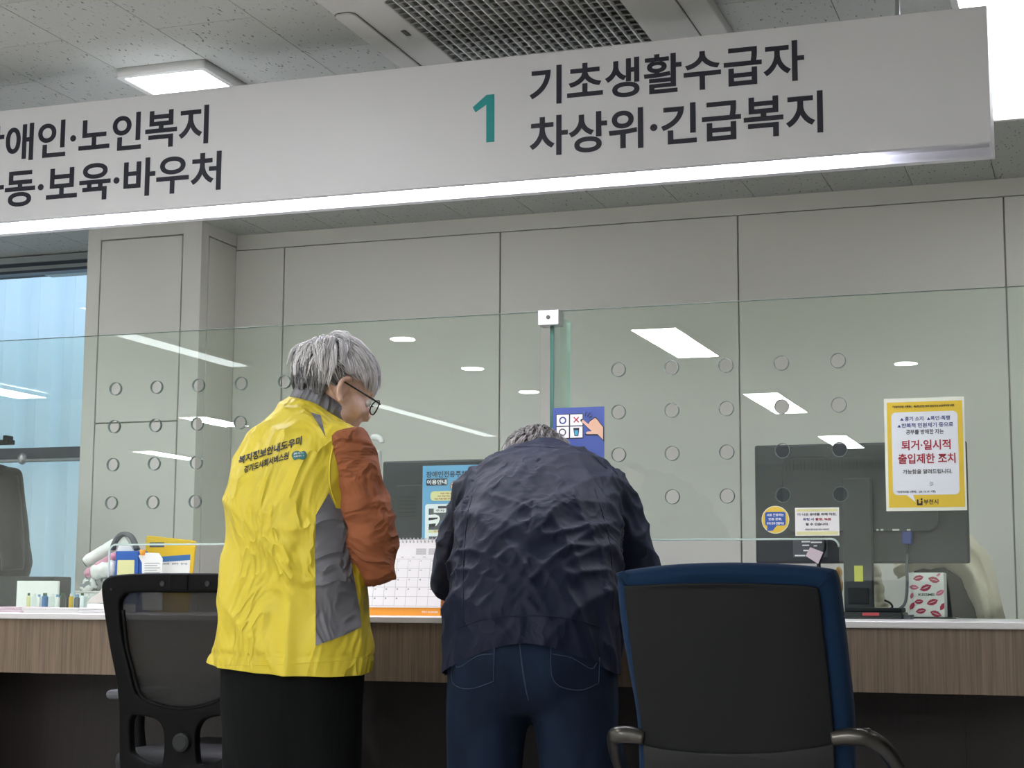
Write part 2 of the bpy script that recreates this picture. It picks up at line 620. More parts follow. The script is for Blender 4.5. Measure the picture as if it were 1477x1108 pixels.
def write(parent, name, body, x0, x1, z0, z1, Y, ink, bold=0.015, thick=0.0006, shear=0.0, res=2):
    """lettering standing on the plane Y, facing the visitor side (-Y)"""
    bm = fit_bm(text_bm(body, bold, 0.5, shear, res), x0, x1, z0, z1)
    for v in bm.verts:
        v.co.z = thick / 2 if v.co.z > 0 else -thick / 2
    bmesh.ops.transform(bm, matrix=Matrix.Translation((0, Y, 0)) @ XZ, verts=bm.verts)
    return obj(name, bm, ink, parent, recalc=False)


def remesh(bm, voxel, smooth=4, fac=0.5):
    me = bpy.data.meshes.new('tmp')
    clean(bm)
    bm.to_mesh(me)
    bm.free()
    o = bpy.data.objects.new('tmp', me)
    ts = bpy.data.scenes.new('tmp')
    ts.collection.objects.link(o)
    md = o.modifiers.new('r', 'REMESH')
    md.mode = 'VOXEL'
    md.voxel_size = voxel
    md.adaptivity = 0.0
    if smooth:
        sm = o.modifiers.new('s', 'SMOOTH')
        sm.iterations = smooth
        sm.factor = fac
    ts.view_layers[0].update()
    dg = ts.view_layers[0].depsgraph
    out = bpy.data.meshes.new_from_object(o.evaluated_get(dg))
    bpy.data.objects.remove(o)
    bpy.data.scenes.remove(ts)
    bpy.data.meshes.remove(me)
    r = bmesh.new()
    r.from_mesh(out)
    bpy.data.meshes.remove(out)
    return r


def displace(bm, fn):
    bm.normal_update()
    mv = [(v, v.normal.copy() * fn(v.co, v.normal)) for v in bm.verts]
    for v, d in mv:
        v.co += d
    return bm

# ================================================================== THE ROOM
ZC = 2.4424            # ceiling
WY = 6.30              # back wall
X0, X1, Y0 = -11.0, 6.0, -10.0
struct('floor', nb(X0, X1, Y0, WY + 0.4, -0.1, 0.0), 'floor')

# ceiling: board, tiles as parts
ceil = struct('ceiling', nb(X0, X1, Y0, 1.475, ZC, ZC + 0.1), 'ceil_far')
board = obj('ceiling_board', nb(X0, X1, 1.475, WY + 0.6, ZC + 0.012, ZC + 0.1), 'ceil_back', ceil)
tb = nb(-0.1488, 0.1488, -0.2988, 0.2988, 0.0, 0.012, 0.0)
tile_me = None
copy_half = []
for i in range(-20, 6):
    off = 4.175 if i % 2 else 3.875
    if i % 2:
        copy_half.append(i)
    for k in range(-4, 5):
        yc = off + 0.6 * k + 0.3
        if yc - 0.3 < 1.4 or yc - 0.3 > WY + 0.1:
            continue
        if tile_me is None:
            t = obj('ceiling_tile', tb, 'tile', ceil)
            tile_me = t
            t.location = (0.3 * i + 0.15, yc, ZC)
        else:
            copy_part(tile_me, 'ceiling_tile', ceil, (0.3 * i + 0.15, yc, ZC))

for i in copy_half:
    copy_part(tile_me, 'ceiling_tile', ceil, (0.3 * i + 0.15, 1.625, ZC), None, (1, 0.5, 1))

# back wall: carcass, frieze and laminate panels with open joints
PXR = -3.465           # right face of the pillar
wall = struct('wall_back', nb(PXR, X1, WY + 0.012, WY + 0.15, 0, ZC), 'groove')
obj('frieze', nb(PXR, X1, WY, WY + 0.02, 2.377, ZC), 'wall', wall)
seams = [-3.470, -3.234, -2.252, -1.270, -0.274, 0.72, 1.71, 2.70, 3.70, 4.70, 5.99]
for a, c in zip(seams[:-1], seams[1:]):
    obj('wall_panel', nb(a + 0.0028, c - 0.0028, WY - 0.001, WY + 0.02, 0.0, 2.3735, 0.0015, 1), 'wall', wall)

# pillar
PY = 6.0
PXL = at(118, 580, PY).x
pil = struct('wall_pillar', nb(PXL + 0.012, PXR - 0.012, PY + 0.012, WY + 0.4, 0, ZC), 'groove')
gl, gr, gt, gm = at(143, 440, PY).x, at(262, 400, PY).x, at(205, 343, PY).z, at(200, 609, PY).z
obj('pillar_casing', nb(PXL, gl - 0.003, PY, WY + 0.2, 0, ZC, 0.001, 1), 'wall', pil)
obj('pillar_casing', nb(gr + 0.003, PXR, PY, PY + 0.06, 0, ZC, 0.001, 1), 'wall', pil)
obj('pillar_casing', nb(gl - 0.003, gr + 0.003, PY, PY + 0.02, gt + 0.003, ZC), 'wall', pil)
obj('wall_panel', nb(gl + 0.003, gr - 0.003, PY + 0.0, PY + 0.02, gm + 0.003, gt - 0.003, 0.001, 1), 'wall', pil)
obj('wall_panel', nb(gl + 0.003, gr - 0.003, PY + 0.0, PY + 0.02, 0, gm - 0.003, 0.001, 1), 'wall', pil)
obj('wall_panel', nb(PXR - 0.012, PXR, PY + 0.066, WY - 0.004, gm + 0.003, gt - 0.003, 0.001, 1), 'wall', pil)
obj('wall_panel', nb(PXR - 0.012, PXR, PY + 0.066, WY - 0.004, 0, gm - 0.003, 0.001, 1), 'wall', pil)
obj('pillar_casing', nb(PXR - 0.012, PXR, PY + 0.06, WY - 0.002, gt + 0.003, ZC), 'wall', pil)

# window beside the pillar
VY = 6.40
wz0, wz1 = 0.62, at(125, 366, VY).z
win = struct('window_1', nb(X0, PXL, VY + 0.005, VY + 0.2, wz1 + 0.002, ZC), 'plaster')
obj('window_frame', nb(X0, PXL, VY - 0.02, VY + 0.06, at(125, 374, VY).z, wz1 + 0.002), 'win_frame_l', win)
obj('window_frame', nb(X0, PXL, VY - 0.005, VY + 0.05, at(125, 379.5, VY).z, at(125, 374, VY).z), 'win_frame', win)
obj('window_frame', nb(X0, PXL, VY - 0.01, VY + 0.05, at(125, 385, VY).z, at(125, 379.5, VY).z), 'win_frame_l', win)
obj('window_frame', nb(X0, PXL, VY - 0.015, VY + 0.05, at(125, 389, VY).z, at(125, 385, VY).z), 'win_frame', win)
obj('window_mullion', nb(X0, PXL, VY - 0.03, VY + 0.05, at(110, 662, VY).z, at(110, 645, VY).z, 0.003), 'win_frame', win)
obj('window_sill', nb(X0, PXL, VY - 0.05, VY + 0.2, wz0 - 0.05, wz0), 'win_frame_l', win)
obj('window_frame', nb(PXL - 0.03, PXL, VY - 0.02, VY + 0.05, wz0, wz1), 'win_frame_l', win)
obj('window_pane', nb(X0, PXL - 0.03, VY + 0.02, VY + 0.026, at(110, 645, VY).z, at(125, 389, VY).z), 'win_glass', win)
obj('window_pane', nb(X0, PXL - 0.03, VY + 0.02, VY + 0.026, wz0, at(110, 662, VY).z), 'win_glass', win)
h = at(17, 640, VY)
obj('window_handle', box(nb(h.x - 0.05, h.x + 0.04, VY - 0.07, VY - 0.03, h.z - 0.01, h.z + 0.012, 0.004), h.x + 0.015, h.x + 0.03, VY - 0.09, VY - 0.03, h.z, h.z + 0.03, 0.004), 'black_soft', win)
rl = at(60, 664, VY - 0.1)
bm = bmesh.new()
tube(bm, [(X0, VY - 0.1, rl.z), (PXL, VY - 0.1, rl.z)], 0.008, 10)
kx = at(32, 662, VY - 0.1)
ellipsoid(bm, (kx.x, kx.y, kx.z), (0.022, 0.016, 0.026))
obj('safety_rail', bm, 'steel', win, True)
struct('wall_parapet', nb(X0, PXL, VY - 0.0, VY + 0.2, 0, wz0 - 0.05), 'wall')
struct('wall_left', nb(X0 - 0.1, X0, Y0, VY + 0.2, 0, ZC), 'plaster')
struct('wall_right', nb(X1, X1 + 0.1, Y0, WY + 0.1, 0, ZC), 'plaster')
struct('wall_front', nb(X0, X1, Y0 - 0.1, Y0, 0, ZC), 'plaster')

# white corrugated wall outside the window
bm = bmesh.new()
pts = []
x = -13.0
CY = 8.2
while x < -3.0:
    for dx, dy in ((0, 0), (0.10, 0), (0.14, 0.05), (0.20, 0.05), (0.24, 0)):
        pts.append((x + dx, CY + dy))
    x += 0.24
vs0 = [bm.verts.new((a, c, -0.5)) for a, c in pts]
vs1 = [bm.verts.new((a, c, 4.5)) for a, c in pts]
vs2 = [bm.verts.new((a, CY + 0.2, -0.5)) for a, c in pts]
vs3 = [bm.verts.new((a, CY + 0.2, 4.5)) for a, c in pts]
for i in range(len(pts) - 1):
    bm.faces.new((vs0[i], vs0[i + 1], vs1[i + 1], vs1[i]))
    bm.faces.new((vs2[i], vs3[i], vs3[i + 1], vs2[i + 1]))
bmesh.ops.remove_doubles(bm, verts=bm.verts, dist=1e-5)
o = obj('corrugated_wall', bm, 'corrugated', recalc=False)
tag(o, 'pale corrugated outdoor wall seen through the window', 'wall')
o['kind'] = 'structure'
bm = nb(-13, -2.5, VY + 0.25, CY + 1.0, -0.6, -0.5)
o = struct('ground_outside', bm, 'plaster')

# ================================================================== CEILING LIGHTS
LN = [0]


def panel_light(x0, x1, y0, y1, label, drop=0.028, group='ceiling panel lights'):
    cx, cy = (x0 + x1) / 2, (y0 + y1) / 2
    t = thing('ceiling_light', label, 'ceiling light', (cx, cy, ZC), 0, group)
    bm = fill2d(rrect(x0, x1, y0, y1, 0.012), [rrect(x0 + 0.018, x1 - 0.018, y0 + 0.018, y1 - 0.018, 0.006)], drop)
    bmesh.ops.translate(bm, vec=(0, 0, ZC - drop / 2), verts=bm.verts)
    obj('frame', bm, 'metal_white', t)
    obj('diffuser', nb(x0 + 0.0175, x1 - 0.0175, y0 + 0.0175, y1 - 0.0175, ZC - drop + 0.003, ZC - 0.004), 'panel_light_staff' if y0 > 3 else 'panel_light_thin' if x1 - x0 < .2 else ('panel_light_near' if y0 > 1 and x0 > -7 else 'panel_light'), t)
    return t


panel_light(-2.70, -2.40, 4.14, 5.34, 'lit white ceiling panel light above the left half of the hanging sign')
panel_light(-0.30, 0.00, 4.23, 5.43, 'large lit ceiling panel behind the right end of the sign')
panel_light(-5.10, -4.80, 4.14, 5.34, 'lit ceiling panel light further left over the staff area')
panel_light(2.10, 2.40, 4.14, 5.34, 'lit ceiling panel light further right over the staff area')
panel_light(-2.48, -2.18, 1.90, 3.10, 'hall ceiling panel just in front of the hanging sign')
panel_light(-5.44, -5.14, 1.90, 3.10, 'hall ceiling panel in front of the left counter end')
panel_light(-7.90, -7.60, 1.90, 3.10, 'added unseen hall panel far left, brightening the pillar')  # added lamp out of view, brightens the pillar from the left front
panel_light(-2.48, -2.18, -1.29, -0.09, 'hall ceiling panel mirrored largest in the right glass pane')
panel_light(-2.46, -2.16, -4.62, -3.20, 'hall ceiling panel mirrored among the holes of the right pane')
panel_light(-2.43, -2.13, -7.95, -6.55, 'hall ceiling panel mirrored just above the right monitor')
panel_light(-5.44, -5.25, -0.84, 0.62, 'narrow hall ceiling light mirrored above the left speaking holes')
panel_light(-5.44, -5.28, -5.80, -3.05, 'long narrow hall light mirrored between the two people')
panel_light(-7.40, -7.10, -4.30, -3.45, 'hall ceiling panel mirrored small beside the pillar edge')
panel_light(-9.60, -9.32, -7.40, -6.25, 'far hall ceiling panel mirrored low on the pillar')
panel_light(0.90, 1.20, -4.62, -3.42, 'added unseen hall panel far right, lending light from behind the visitors')  # extra lamp, unseen, added for illumination from the right of the hall


def downlight(x, y, label):
    t = thing('downlight', label, 'ceiling light', (x, y, ZC), 0, 'round downlights')
    bm = bmesh.new()
    tube(bm, [(x, y, ZC - 0.006), (x, y, ZC)], 0.088, 32)
    obj('rim', bm, 'metal_white', t, True, auto=30)
    bm = bmesh.new()
    tube(bm, [(x, y, ZC - 0.009), (x, y, ZC - 0.005)], 0.072, 32)
    obj('lens', bm, 'down', t, True, auto=30)


downlight(-3.89, -0.15, 'round downlight mirrored left in the glass beside the grey-haired head')
downlight(-3.94, -1.48, 'round downlight mirrored in the glass between the two people')
downlight(-3.98, -2.80, 'round downlight mirrored in the glass next to the clamp')
downlight(-1.13, -2.08, 'round downlight mirrored in the glass above the yellow notice')

# ================================================================== AIR CONDITIONER
ax0, ax1, ay0, ay1 = -1.85, -0.89, 3.64, 4.60
ac = thing('ceiling_air_conditioner', 'grey ceiling cassette air conditioner with square grille above the sign', 'air conditioner', (-1.37, 4.12, ZC))
gx0, gx1, gy0, gy1 = -1.685, -1.105, 3.80, 4.385
AZ = ZC - 0.03
bm = fill2d(rrect(ax0, ax1, ay0, ay1, 0.03), [rrect(gx0, gx1, gy0, gy1, 0.02)], 0.03, 0.004)
bmesh.ops.translate(bm, vec=(0, 0, ZC - 0.015), verts=bm.verts)
obj('panel', bm, 'ac', ac)
obj('intake', nb(gx0, gx1, gy0, gy1, ZC - 0.003, ZC + 0.001), 'ac_dark', ac)
for vx0, vx1, vy0, vy1 in ((-1.848, -1.79, 3.845, 4.39), (-1.04, -0.965, 3.87, 4.38), (-1.63, -1.12, 4.43, 4.505), (-1.63, -1.12, 3.70, 3.775)):
    bm = fill2d(rrect(vx0, vx1, vy0, vy1, 0.02), [], 0.006, 0.0015)
    bmesh.ops.translate(bm, vec=(0, 0, AZ - 0.0035), verts=bm.verts)
    va = obj('air_vane', bm, 'ac', ac)
    bm = fill2d(rrect(vx0 - 0.002, vx1 + 0.002, vy0 - 0.002, vy1 + 0.002, 0.021), [rrect(vx0, vx1, vy0, vy1, 0.02)], 0.002)
    bmesh.ops.translate(bm, vec=(0, 0, AZ - 0.0006), verts=bm.verts)
    obj('gap', bm, 'ac_dark', va)
bm = nb(-1.728, -1.715, 4.02, 4.06, AZ - 0.003, AZ + 0.001)
obj('status_lamp', bm, 'ac_dark', ac)
nx, ny = 21, 15
for i in range(1, nx):
    x = gx0 + (gx1 - gx0) * i / nx
    if i == 1:
        barx = obj('grille_bar', nb(-0.0018, 0.0018, gy0, gy1, AZ, AZ + 0.012), 'ac_fin', ac, world=False)
        barx.location = (x + 1.37, -4.12, AZ * 0 - ZC)
    else:
        copy_part(barx, 'grille_bar', ac, (x + 1.37, -4.12, -ZC))
slat = None
for j in range(ny + 1):
    y = gy0 + (gy1 - gy0) * j / ny
    if slat is None:
        bm = bmesh.new()
        tube(bm, [(gx0 + 1.37, 0, 0), (gx1 + 1.37, 0, 0)], (0.0125, 0.0018), 8, ref=(0, 0.86, 0.5))
        slat = obj('grille_slat', bm, 'ac_fin', ac, world=False)
        slat.location = (0, y - 4.12, AZ + 0.008 - ZC)
    else:
        copy_part(slat, 'grille_slat', ac, (0, y - 4.12, AZ + 0.008 - ZC))

# ================================================================== HANGING SIGN
SY = 4.0
SB = 0.17              # depth of the box
sxr = at(1426, 100, SY).x
sz0 = at(750, 259, SY).z
sz1 = at(738, 81, SY).z
sg = thing('hanging_sign', 'long white hanging counter sign with Korean lettering and a lit underside', 'sign', (-2.2, SY + SB / 2, sz0))
sxl = -5.2
# box with an open trough below
obj('sign_face', nb(sxl, sxr, SY, SY + 0.006, sz0, sz1, 0.001, 1), 'sign_white', sg)
obj('sign_back', nb(sxl, sxr, SY + SB - 0.006, SY + SB, sz0, sz1, 0.001, 1), 'sign_white', sg)
obj('sign_top', nb(sxl, sxr - 0.006, SY + 0.006, SY + SB - 0.006, sz1 - 0.006, sz1), 'sign_white', sg)
obj('end_cap', nb(sxr - 0.006, sxr, SY + 0.006, SY + SB - 0.006, sz0, sz1, 0.001, 1), 'sign_white', sg)
obj('end_cap', nb(sxl, sxl + 0.006, SY + 0.006, SY + SB - 0.006, sz0, sz1), 'sign_white', sg)
obj('trough', nb(sxl + 0.006, sxr - 0.006, SY + 0.006, SY + SB - 0.006, sz0 + 0.03, sz0 + 0.036), 'sign_white', sg)
obj('trough_lip', nb(sxl + 0.006, sxr - 0.006, SY + 0.006, SY + 0.02, sz0, sz0 + 0.004), 'sign_white', sg)
obj('trough_lip', nb(sxl + 0.006, sxr - 0.006, SY + SB - 0.03, SY + SB - 0.006, sz0, sz0 + 0.004), 'sign_white', sg)
obj('light_strip', nb(sxl + 0.01, at(1235, 220, SY).x, SY + 0.022, SY + SB - 0.034, sz0 + 0.012, sz0 + 0.016), 'led', sg)
for px in (-0.415, -4.6):
    bm = bmesh.new()
    tube(bm, [(px, SY + SB / 2, sz1), (px, SY + SB / 2, ZC)], 0.006, 10)
    obj('hanger_rod', bm, 'steel', sg, True, auto=40)
    bm = bmesh.new()
    tube(bm, [(px, SY + SB / 2, ZC - 0.012), (px, SY + SB / 2, ZC)], 0.03, 20)
    obj('hanger_rose', bm, 'metal_white', sg, True, auto=40)
TY = SY - 0.0006


def sign_line(body, l, lt, lb, r, rt, rb, bold=0.02):
    xa, xb = at(l, (lt + lb) / 2, SY).x, at(r, (rt + rb) / 2, SY).x
    za = (at(l, lb, SY).z + at(r, rb, SY).z) / 2
    zb = (at(l, lt, SY).z + at(r, rt, SY).z) / 2
    write(sg, 'lettering', body, xa, xb, za, zb, TY, 'navy_ink', bold, 0.0012, 0.0, 10)


sign_line('기초생활수급자', 764, 95, 150, 1160, 59, 119)
sign_line('차상위·긴급복지', 764, 168, 225, 1187, 132, 193)
sign_line('장애인·노인복지', -38, 186, 240, 301, 151, 205)
sign_line('아동·보육·바우처', -38, 252, 305, 319, 216, 272)
# the numeral 1
q = [(682, 155), (702, 137), (713, 136), (713, 204.5), (701.5, 205.5), (701.5, 151), (686, 162)]
obj('numeral', plate([(at(x, y, SY).x, at(x, y, SY).z) for x, y in q], TY, 0.0012), 'teal_ink', sg)

# ================================================================== COUNTER
CZ = 0.836
CF = 4.10
ct = nb(-3.26, 2.2, CF - 0.02, 5.0, CZ - 0.0165, CZ, 0.002, 1)
tag(obj('worktop', ct, 'worktop'), 'long white worktop of the service counter in front of the glass', 'worktop')
sx = at(22, 888, CF - 0.02).x
ct = nb(-5.2, -3.264, CF - 0.02, 5.0, CZ - 0.0165, CZ, 0.002, 1)
tag(obj('worktop', ct, 'worktop'), 'white worktop of the neighbouring counter at the left picture edge', 'worktop')
AB = at(600, 984, CF).z


def counter(x0, x1, label, legs):
    t = thing('service_counter', label, 'counter', ((x0 + x1) / 2, CF + 0.4, 0), 0, 'wood-fronted service counters')
    obj('apron', nb(x0, x1, CF, CF + 0.02, AB, CZ - 0.0165, 0.001, 1), 'wood', t)
    x = x0
    n = max(1, round((x1 - x0) / 0.6))
    wv = (x1 - x0) / n
    for k in range(n):
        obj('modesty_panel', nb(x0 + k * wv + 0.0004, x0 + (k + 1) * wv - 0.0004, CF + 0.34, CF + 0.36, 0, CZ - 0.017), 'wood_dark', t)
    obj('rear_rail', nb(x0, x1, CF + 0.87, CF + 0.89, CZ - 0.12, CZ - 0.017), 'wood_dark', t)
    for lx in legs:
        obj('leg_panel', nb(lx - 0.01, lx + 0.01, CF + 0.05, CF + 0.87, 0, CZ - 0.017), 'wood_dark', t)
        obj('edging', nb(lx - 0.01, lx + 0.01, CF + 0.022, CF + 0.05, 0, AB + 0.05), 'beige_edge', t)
    return t


lx = at(650, 1040, CF + 0.02).x
cn = counter(-3.262, lx + 0.01, 'wood-fronted service counter between the mesh chair and the stooping person', [-3.24, lx])
hk0, hk1 = at(653.5, 911, CF - .03), at(653.5, 948, CF - .03)
bm = bmesh.new()
tube(bm, spline([hk0 + Vector((.004, .028, .002)), hk0, hk0.lerp(hk1, .35), hk1, hk1 + Vector((0, .028, -.006))], 6), lerp_list([(.005, .005), (.0075, .006), (.0085, .007), (.007, .006), (.005, .005)], 6), 12)
obj('hook_bracket', bm, 'beige_pl', cn, True)['label'] = 'pale rounded bracket on the counter front'
counter(lx + 0.012, 2.2, 'wood-fronted service counter behind the blue chair', [2.18])
counter(-5.2, -3.266, 'wood-fronted counter end at the left picture edge', [-5.18])

# ================================================================== GLASS SCREENS
GY = 4.5
gzt = 1.704


def glass_pane(outline, holes, label):
    t = thing('glass_screen', label, 'glass screen', (sum(p[0] for p in outline) / len(outline), GY, CZ))
    obj('pane', plate(outline, GY, 0.010, holes), 'glass', t)
    for hl in holes:
        cx = sum(p[0] for p in hl) / len(hl); cz = sum(p[1] for p in hl) / len(hl)
        bm = bmesh.new()
        n = 32
        ro, ri = 0.0205, 0.0193
        rings = []
        for rr, yy in ((ro, GY - 0.0052), (ro, GY + 0.0052), (ri, GY + 0.0052), (ri, GY - 0.0052)):
            rings.append([bm.verts.new((cx + rr * math.cos(2 * PI * k / n), yy, cz + rr * math.sin(2 * PI * k / n))) for k in range(n)])
        for a in range(4):
            for k in range(n):
                bm.faces.new((rings[a][k], rings[a][(k + 1) % n], rings[(a + 1) % 4][(k + 1) % n], rings[(a + 1) % 4][k]))
        obj('hole_rim', bm, 'hole_rim', t, True, auto=40)
    return t


def cut_outline(x0, x1, c0, c1, zc, r=0.022):
    pts = [(x0, CZ + 0.001), (c0, CZ + 0.001)]
    for k in range(7):
        a = R(180 - 90 * k / 6)
        pts.append((c0 + r + r * math.cos(a), zc - r + r * math.sin(a)))
    for k in range(7):
        a = R(90 - 90 * k / 6)
        pts.append((c1 - r + r * math.cos(a), zc - r + r * math.sin(a)))
    pts += [(c1, CZ + 0.001), (x1, CZ + 0.001), (x1, gzt), (x0, gzt)]
    return pts


hr = at(1047, 527, GY)
holes_r = []
for i in range(-2, 3):
    for j in range(4):
        holes_r.append(circ(hr.x + i * 0.1536 + 0.0, hr.z - j * 0.1203, 0.0205, 32))
cR = at(1210, 778, GY).x
tR = glass_pane(cut_outline(-1.425, 0.9, -1.30, cR, 1.048), holes_r, 'right clear glass screen with twenty speaking holes and a yellow notice')
hl_ = at(167, 561, GY)
holes_l = []
for i in range(5):
    for j in range(4):
        holes_l.append(circ(hl_.x + i * 0.1475, hl_.z - j * 0.1195, 0.0205, 32))
cL = at(158, 800, GY).x
tL = glass_pane(cut_outline(-4.7, -1.484, cL, -1.70, 1.044), holes_l, 'left clear glass screen with speaking holes in front of the pillar')
for t, c0, c1, zc in ((tR, -1.30, cR, 1.048), (tL, cL, -1.70, 1.044)):
    o2 = cut_outline(0, 0, c0, c1, zc)[1:16]
    bm = bmesh.new()
    tube(bm, [(a, GY - 0.002, c) for a, c in o2], 0.0028, 6)
    obj('cut_edge', bm, 'glass_cut', t, True)
for t, a, c in ((tR, -1.425, 0.9), (tL, -4.7, -1.484)):
    obj('top_edge', nb(a, c, GY - 0.005, GY + 0.005, gzt, gzt + 0.0012), 'hole_rim', t)
tf = thing('glass_fin', 'narrow green-edged glass fin standing at right angles behind the clamp', 'glass screen', (-1.452, GY + 0.09, CZ))
obj('pane', nb(-1.457, -1.447, GY + 0.012, GY + 0.172, CZ + 0.001, 1.70), 'glass_fin', tf)
obj('front_edge', nb(-1.4575, -1.4465, GY + 0.007, GY + 0.012, CZ + 0.001, 1.70), 'glass_edge', tf)
obj('rear_edge', nb(-1.4572, -1.4468, GY + 0.172, GY + 0.174, CZ + 0.001, 1.70), 'glass_cut', tf)
bm = nb(-1.486, -1.424, GY - 0.018, GY + 0.03, 1.662, 1.707, 0.002)
o = thing('glass_clamp', 'square brushed metal clamp holding the top corners of the glass screens', 'clamp', (-1.455, GY, 1.66))
obj('clamp_body', bm, 'steel', o)
bm = bmesh.new(); cyl(bm, (-1.455, GY - 0.019, 1.685), 0.006, 0.003, 'Y', 16)
obj('screw', bm, 'chrome', o)

# ================================================================== NOTICES ON THE GLASS
NY = GY - 0.0062


def pz(x, y, Y):
    p = at(x, y, Y)
    return (p.x, p.z)


def quad_box(x0, x1, y0, y1, Y):
    a, c = at(x0, (y0 + y1) / 2, Y).x, at(x1, (y0 + y1) / 2, Y).x
    xm = (x0 + x1) / 2
    return a, c, at(xm, y1, Y).z, at(xm, y0, Y).z


# yellow notice
x0, x1, z0, z1 = quad_box(1277, 1393, 574, 737, GY)
yn = thing('notice', 'yellow bordered Korean warning notice taped to the right glass screen', 'notice', ((x0 + x1) / 2, NY, z0))
obj('lamination', plate([(x0, z0), (x1, z0), (x1, z1), (x0, z1)], NY, 0.0008), 'poster_border', yn)
W_, H_ = x1 - x0, z1 - z0


def yb(u, v):
    return (x0 + W_ * u, z0 + H_ * v)


obj('sheet', plate([yb(.035, .03), yb(.975, .03), yb(.975, .965), yb(.035, .965)], NY - 0.0007, 0.0006), 'poster_yellow', yn)
bub = rrect(x0 + W_ * .09, x0 + W_ * .915, z0 + H_ * .14, z0 + H_ * .875, 0.012)
bub = bub[:21] + [yb(.26, .14), yb(.37, .075), yb(.34, .14)] + bub[21:]
obj('speech_bubble', plate(bub, NY - 0.0012, 0.0005), 'poster_white', yn)
YT = NY - 0.0017


def yt(body, u0, u1, v0, v1, ink, bold=0.01):
    write(yn, 'lettering', body, x0 + W_ * u0, x0 + W_ * u1, z0 + H_ * v0, z0 + H_ * v1, YT, ink, bold, 0.0005)


yt('「민원처리법 시행령」 제6조(안전) 따라 담당자의 보호조치로 의한', .11, .88, .91, .935, 'black_ink', 0.02)
yt('흉기 소지', .26, .49, .795, .835, 'blue_ink', 0.015)
yt('폭언·폭행', .58, .82, .795, .835, 'blue_ink', 0.015)
yt('반복적 민원제기 등으로', .22, .86, .735, .777, 'blue_ink', 0.015)
yt('공무를 방해한 자는', .27, .74, .675, .718, 'navy_ink', 0.015)
yt('퇴거·일시적', .21, .82, .535, .625, 'red_ink', 0.022)
yt('출입제한 조치', .165, .875, .415, .505, 'red_ink', 0.022)
yt('가능함을 알려드립니다.', .22, .83, .325, .365, 'black_ink', 0.015)
yt('「민원처리법 시행령」 (24. 10. 29. 시행)', .14, .62, .155, .178, 'black_ink', 0.02)
yt('부천시', .47, .65, .055, .10, 'navy_ink', 0.015)
for u, v in ((.20, .80), (.535, .80), (.165, .74)):
    obj('bullet', plate([yb(u, v), yb(u + .045, v), yb(u + .022, v + .025)], YT, 0.0005), 'blue_ink', yn)
# city emblem: two hooked strokes and a dot
obj('emblem', plate([yb(.385, .10), yb(.405, .10), yb(.405, .065), yb(.435, .065), yb(.435, .085), yb(.455, .085), yb(.455, .048), yb(.385, .048)], YT, 0.0005), 'navy_ink', yn)
obj('emblem', plate(circ(x0 + W_ * .443, z0 + H_ * .101, 0.0026), YT, 0.0005), 'navy_ink', yn)
for a in (160, 180, 200):
    c, s_ = math.cos(R(a)), math.sin(R(a))
    px, pz_ = x0 + W_ * .62, z0 + H_ * .235
    n_ = Vector((-s_, c)) * 0.0008
    A, B = Vector((px + c * .006, pz_ + s_ * .006)), Vector((px + c * .015, pz_ + s_ * .015))
    obj('sound_mark', plate([tuple(A + n_), tuple(B + n_), tuple(B - n_), tuple(A - n_)], YT, 0.0005), 'grey_ink', yn)

# blue pictogram poster
x0, x1, z0, z1 = quad_box(798.5, 872.5, 588, 666, GY)
bp_ = thing('poster', 'blue picture-card poster with a pointing hand above the stooping person', 'poster', ((x0 + x1) / 2, NY, z0))
W_, H_ = x1 - x0, z1 - z0
obj('sheet', plate([(x0, z0), (x1, z0), (x1, z1), (x0, z1)], NY, 0.0008), 'poster_blue', bp_)
obj('card_frame', plate([yb(.06, .42), yb(.595, .42), yb(.595, .885), yb(.06, .885)], NY - 0.0006, 0.0005), 'navy_ink', bp_)
for i in range(2):
    for j in range(2):
        a, c = .075 + i * .265, .44 + j * .225
        obj('card', plate([yb(a, c), yb(a + .24, c), yb(a + .24, c + .205), yb(a, c + .205)], NY - 0.001, 0.0005), 'white_ink', bp_)
BY = NY - 0.0015


def bc(u, v, r, n=24):
    return circ(x0 + W_ * u, z0 + H_ * v, r, n)


obj('ring_sign', plate(bc(.195, .765, W_ * .07), BY, 0.0005, [bc(.195, .765, W_ * .045)]), 'blue_ink', bp_)
for sgn in (1, -1):
    d1 = Vector((1, sgn)).normalized(); d2 = Vector((-d1.y, d1.x))
    cc = Vector((x0 + W_ * .46, z0 + H_ * .77))
    q = [cc + d1 * .0105 + d2 * .0016, cc - d1 * .0105 + d2 * .0016, cc - d1 * .0105 - d2 * .0016, cc + d1 * .0105 - d2 * .0016]
    obj('cross_sign', plate([tuple(v) for v in q], BY - (0.0002 if sgn > 0 else 0), 0.0005), 'red_ink', bp_)
obj('cup', plate([yb(.40, .62), yb(.52, .62), yb(.50, .47), yb(.425, .47)], BY, 0.0005), 'navy_ink', bp_)
obj('water', plate([yb(.422, .575), yb(.498, .575), yb(.487, .483), yb(.438, .483)], BY - 0.0005, 0.0004), 'aqua', bp_)
obj('toilet_sign', plate(bc(.19, .545, W_ * .07), BY, 0.0005, [bc(.19, .545, W_ * .05)]), 'black_ink', bp_)
hand = [(.54, .745), (.545, .775), (.575, .785), (.63, .735), (.69, .685), (.70, .72), (.73, .755), (.76, .77), (.80, .80), (.835, .815), (.88, .77), (.93, .70), (1.0, .61), (1.0, .345), (.94, .41), (.885, .47), (.80, .475), (.70, .475), (.64, .48), (.63, .505), (.66, .53), (.76, .535), (.70, .59), (.62, .67)]
obj('hand_outline', plate([yb(*p) for p in hand], BY, 0.0005), 'navy_ink', bp_)
cu_, cv_ = .80, .64
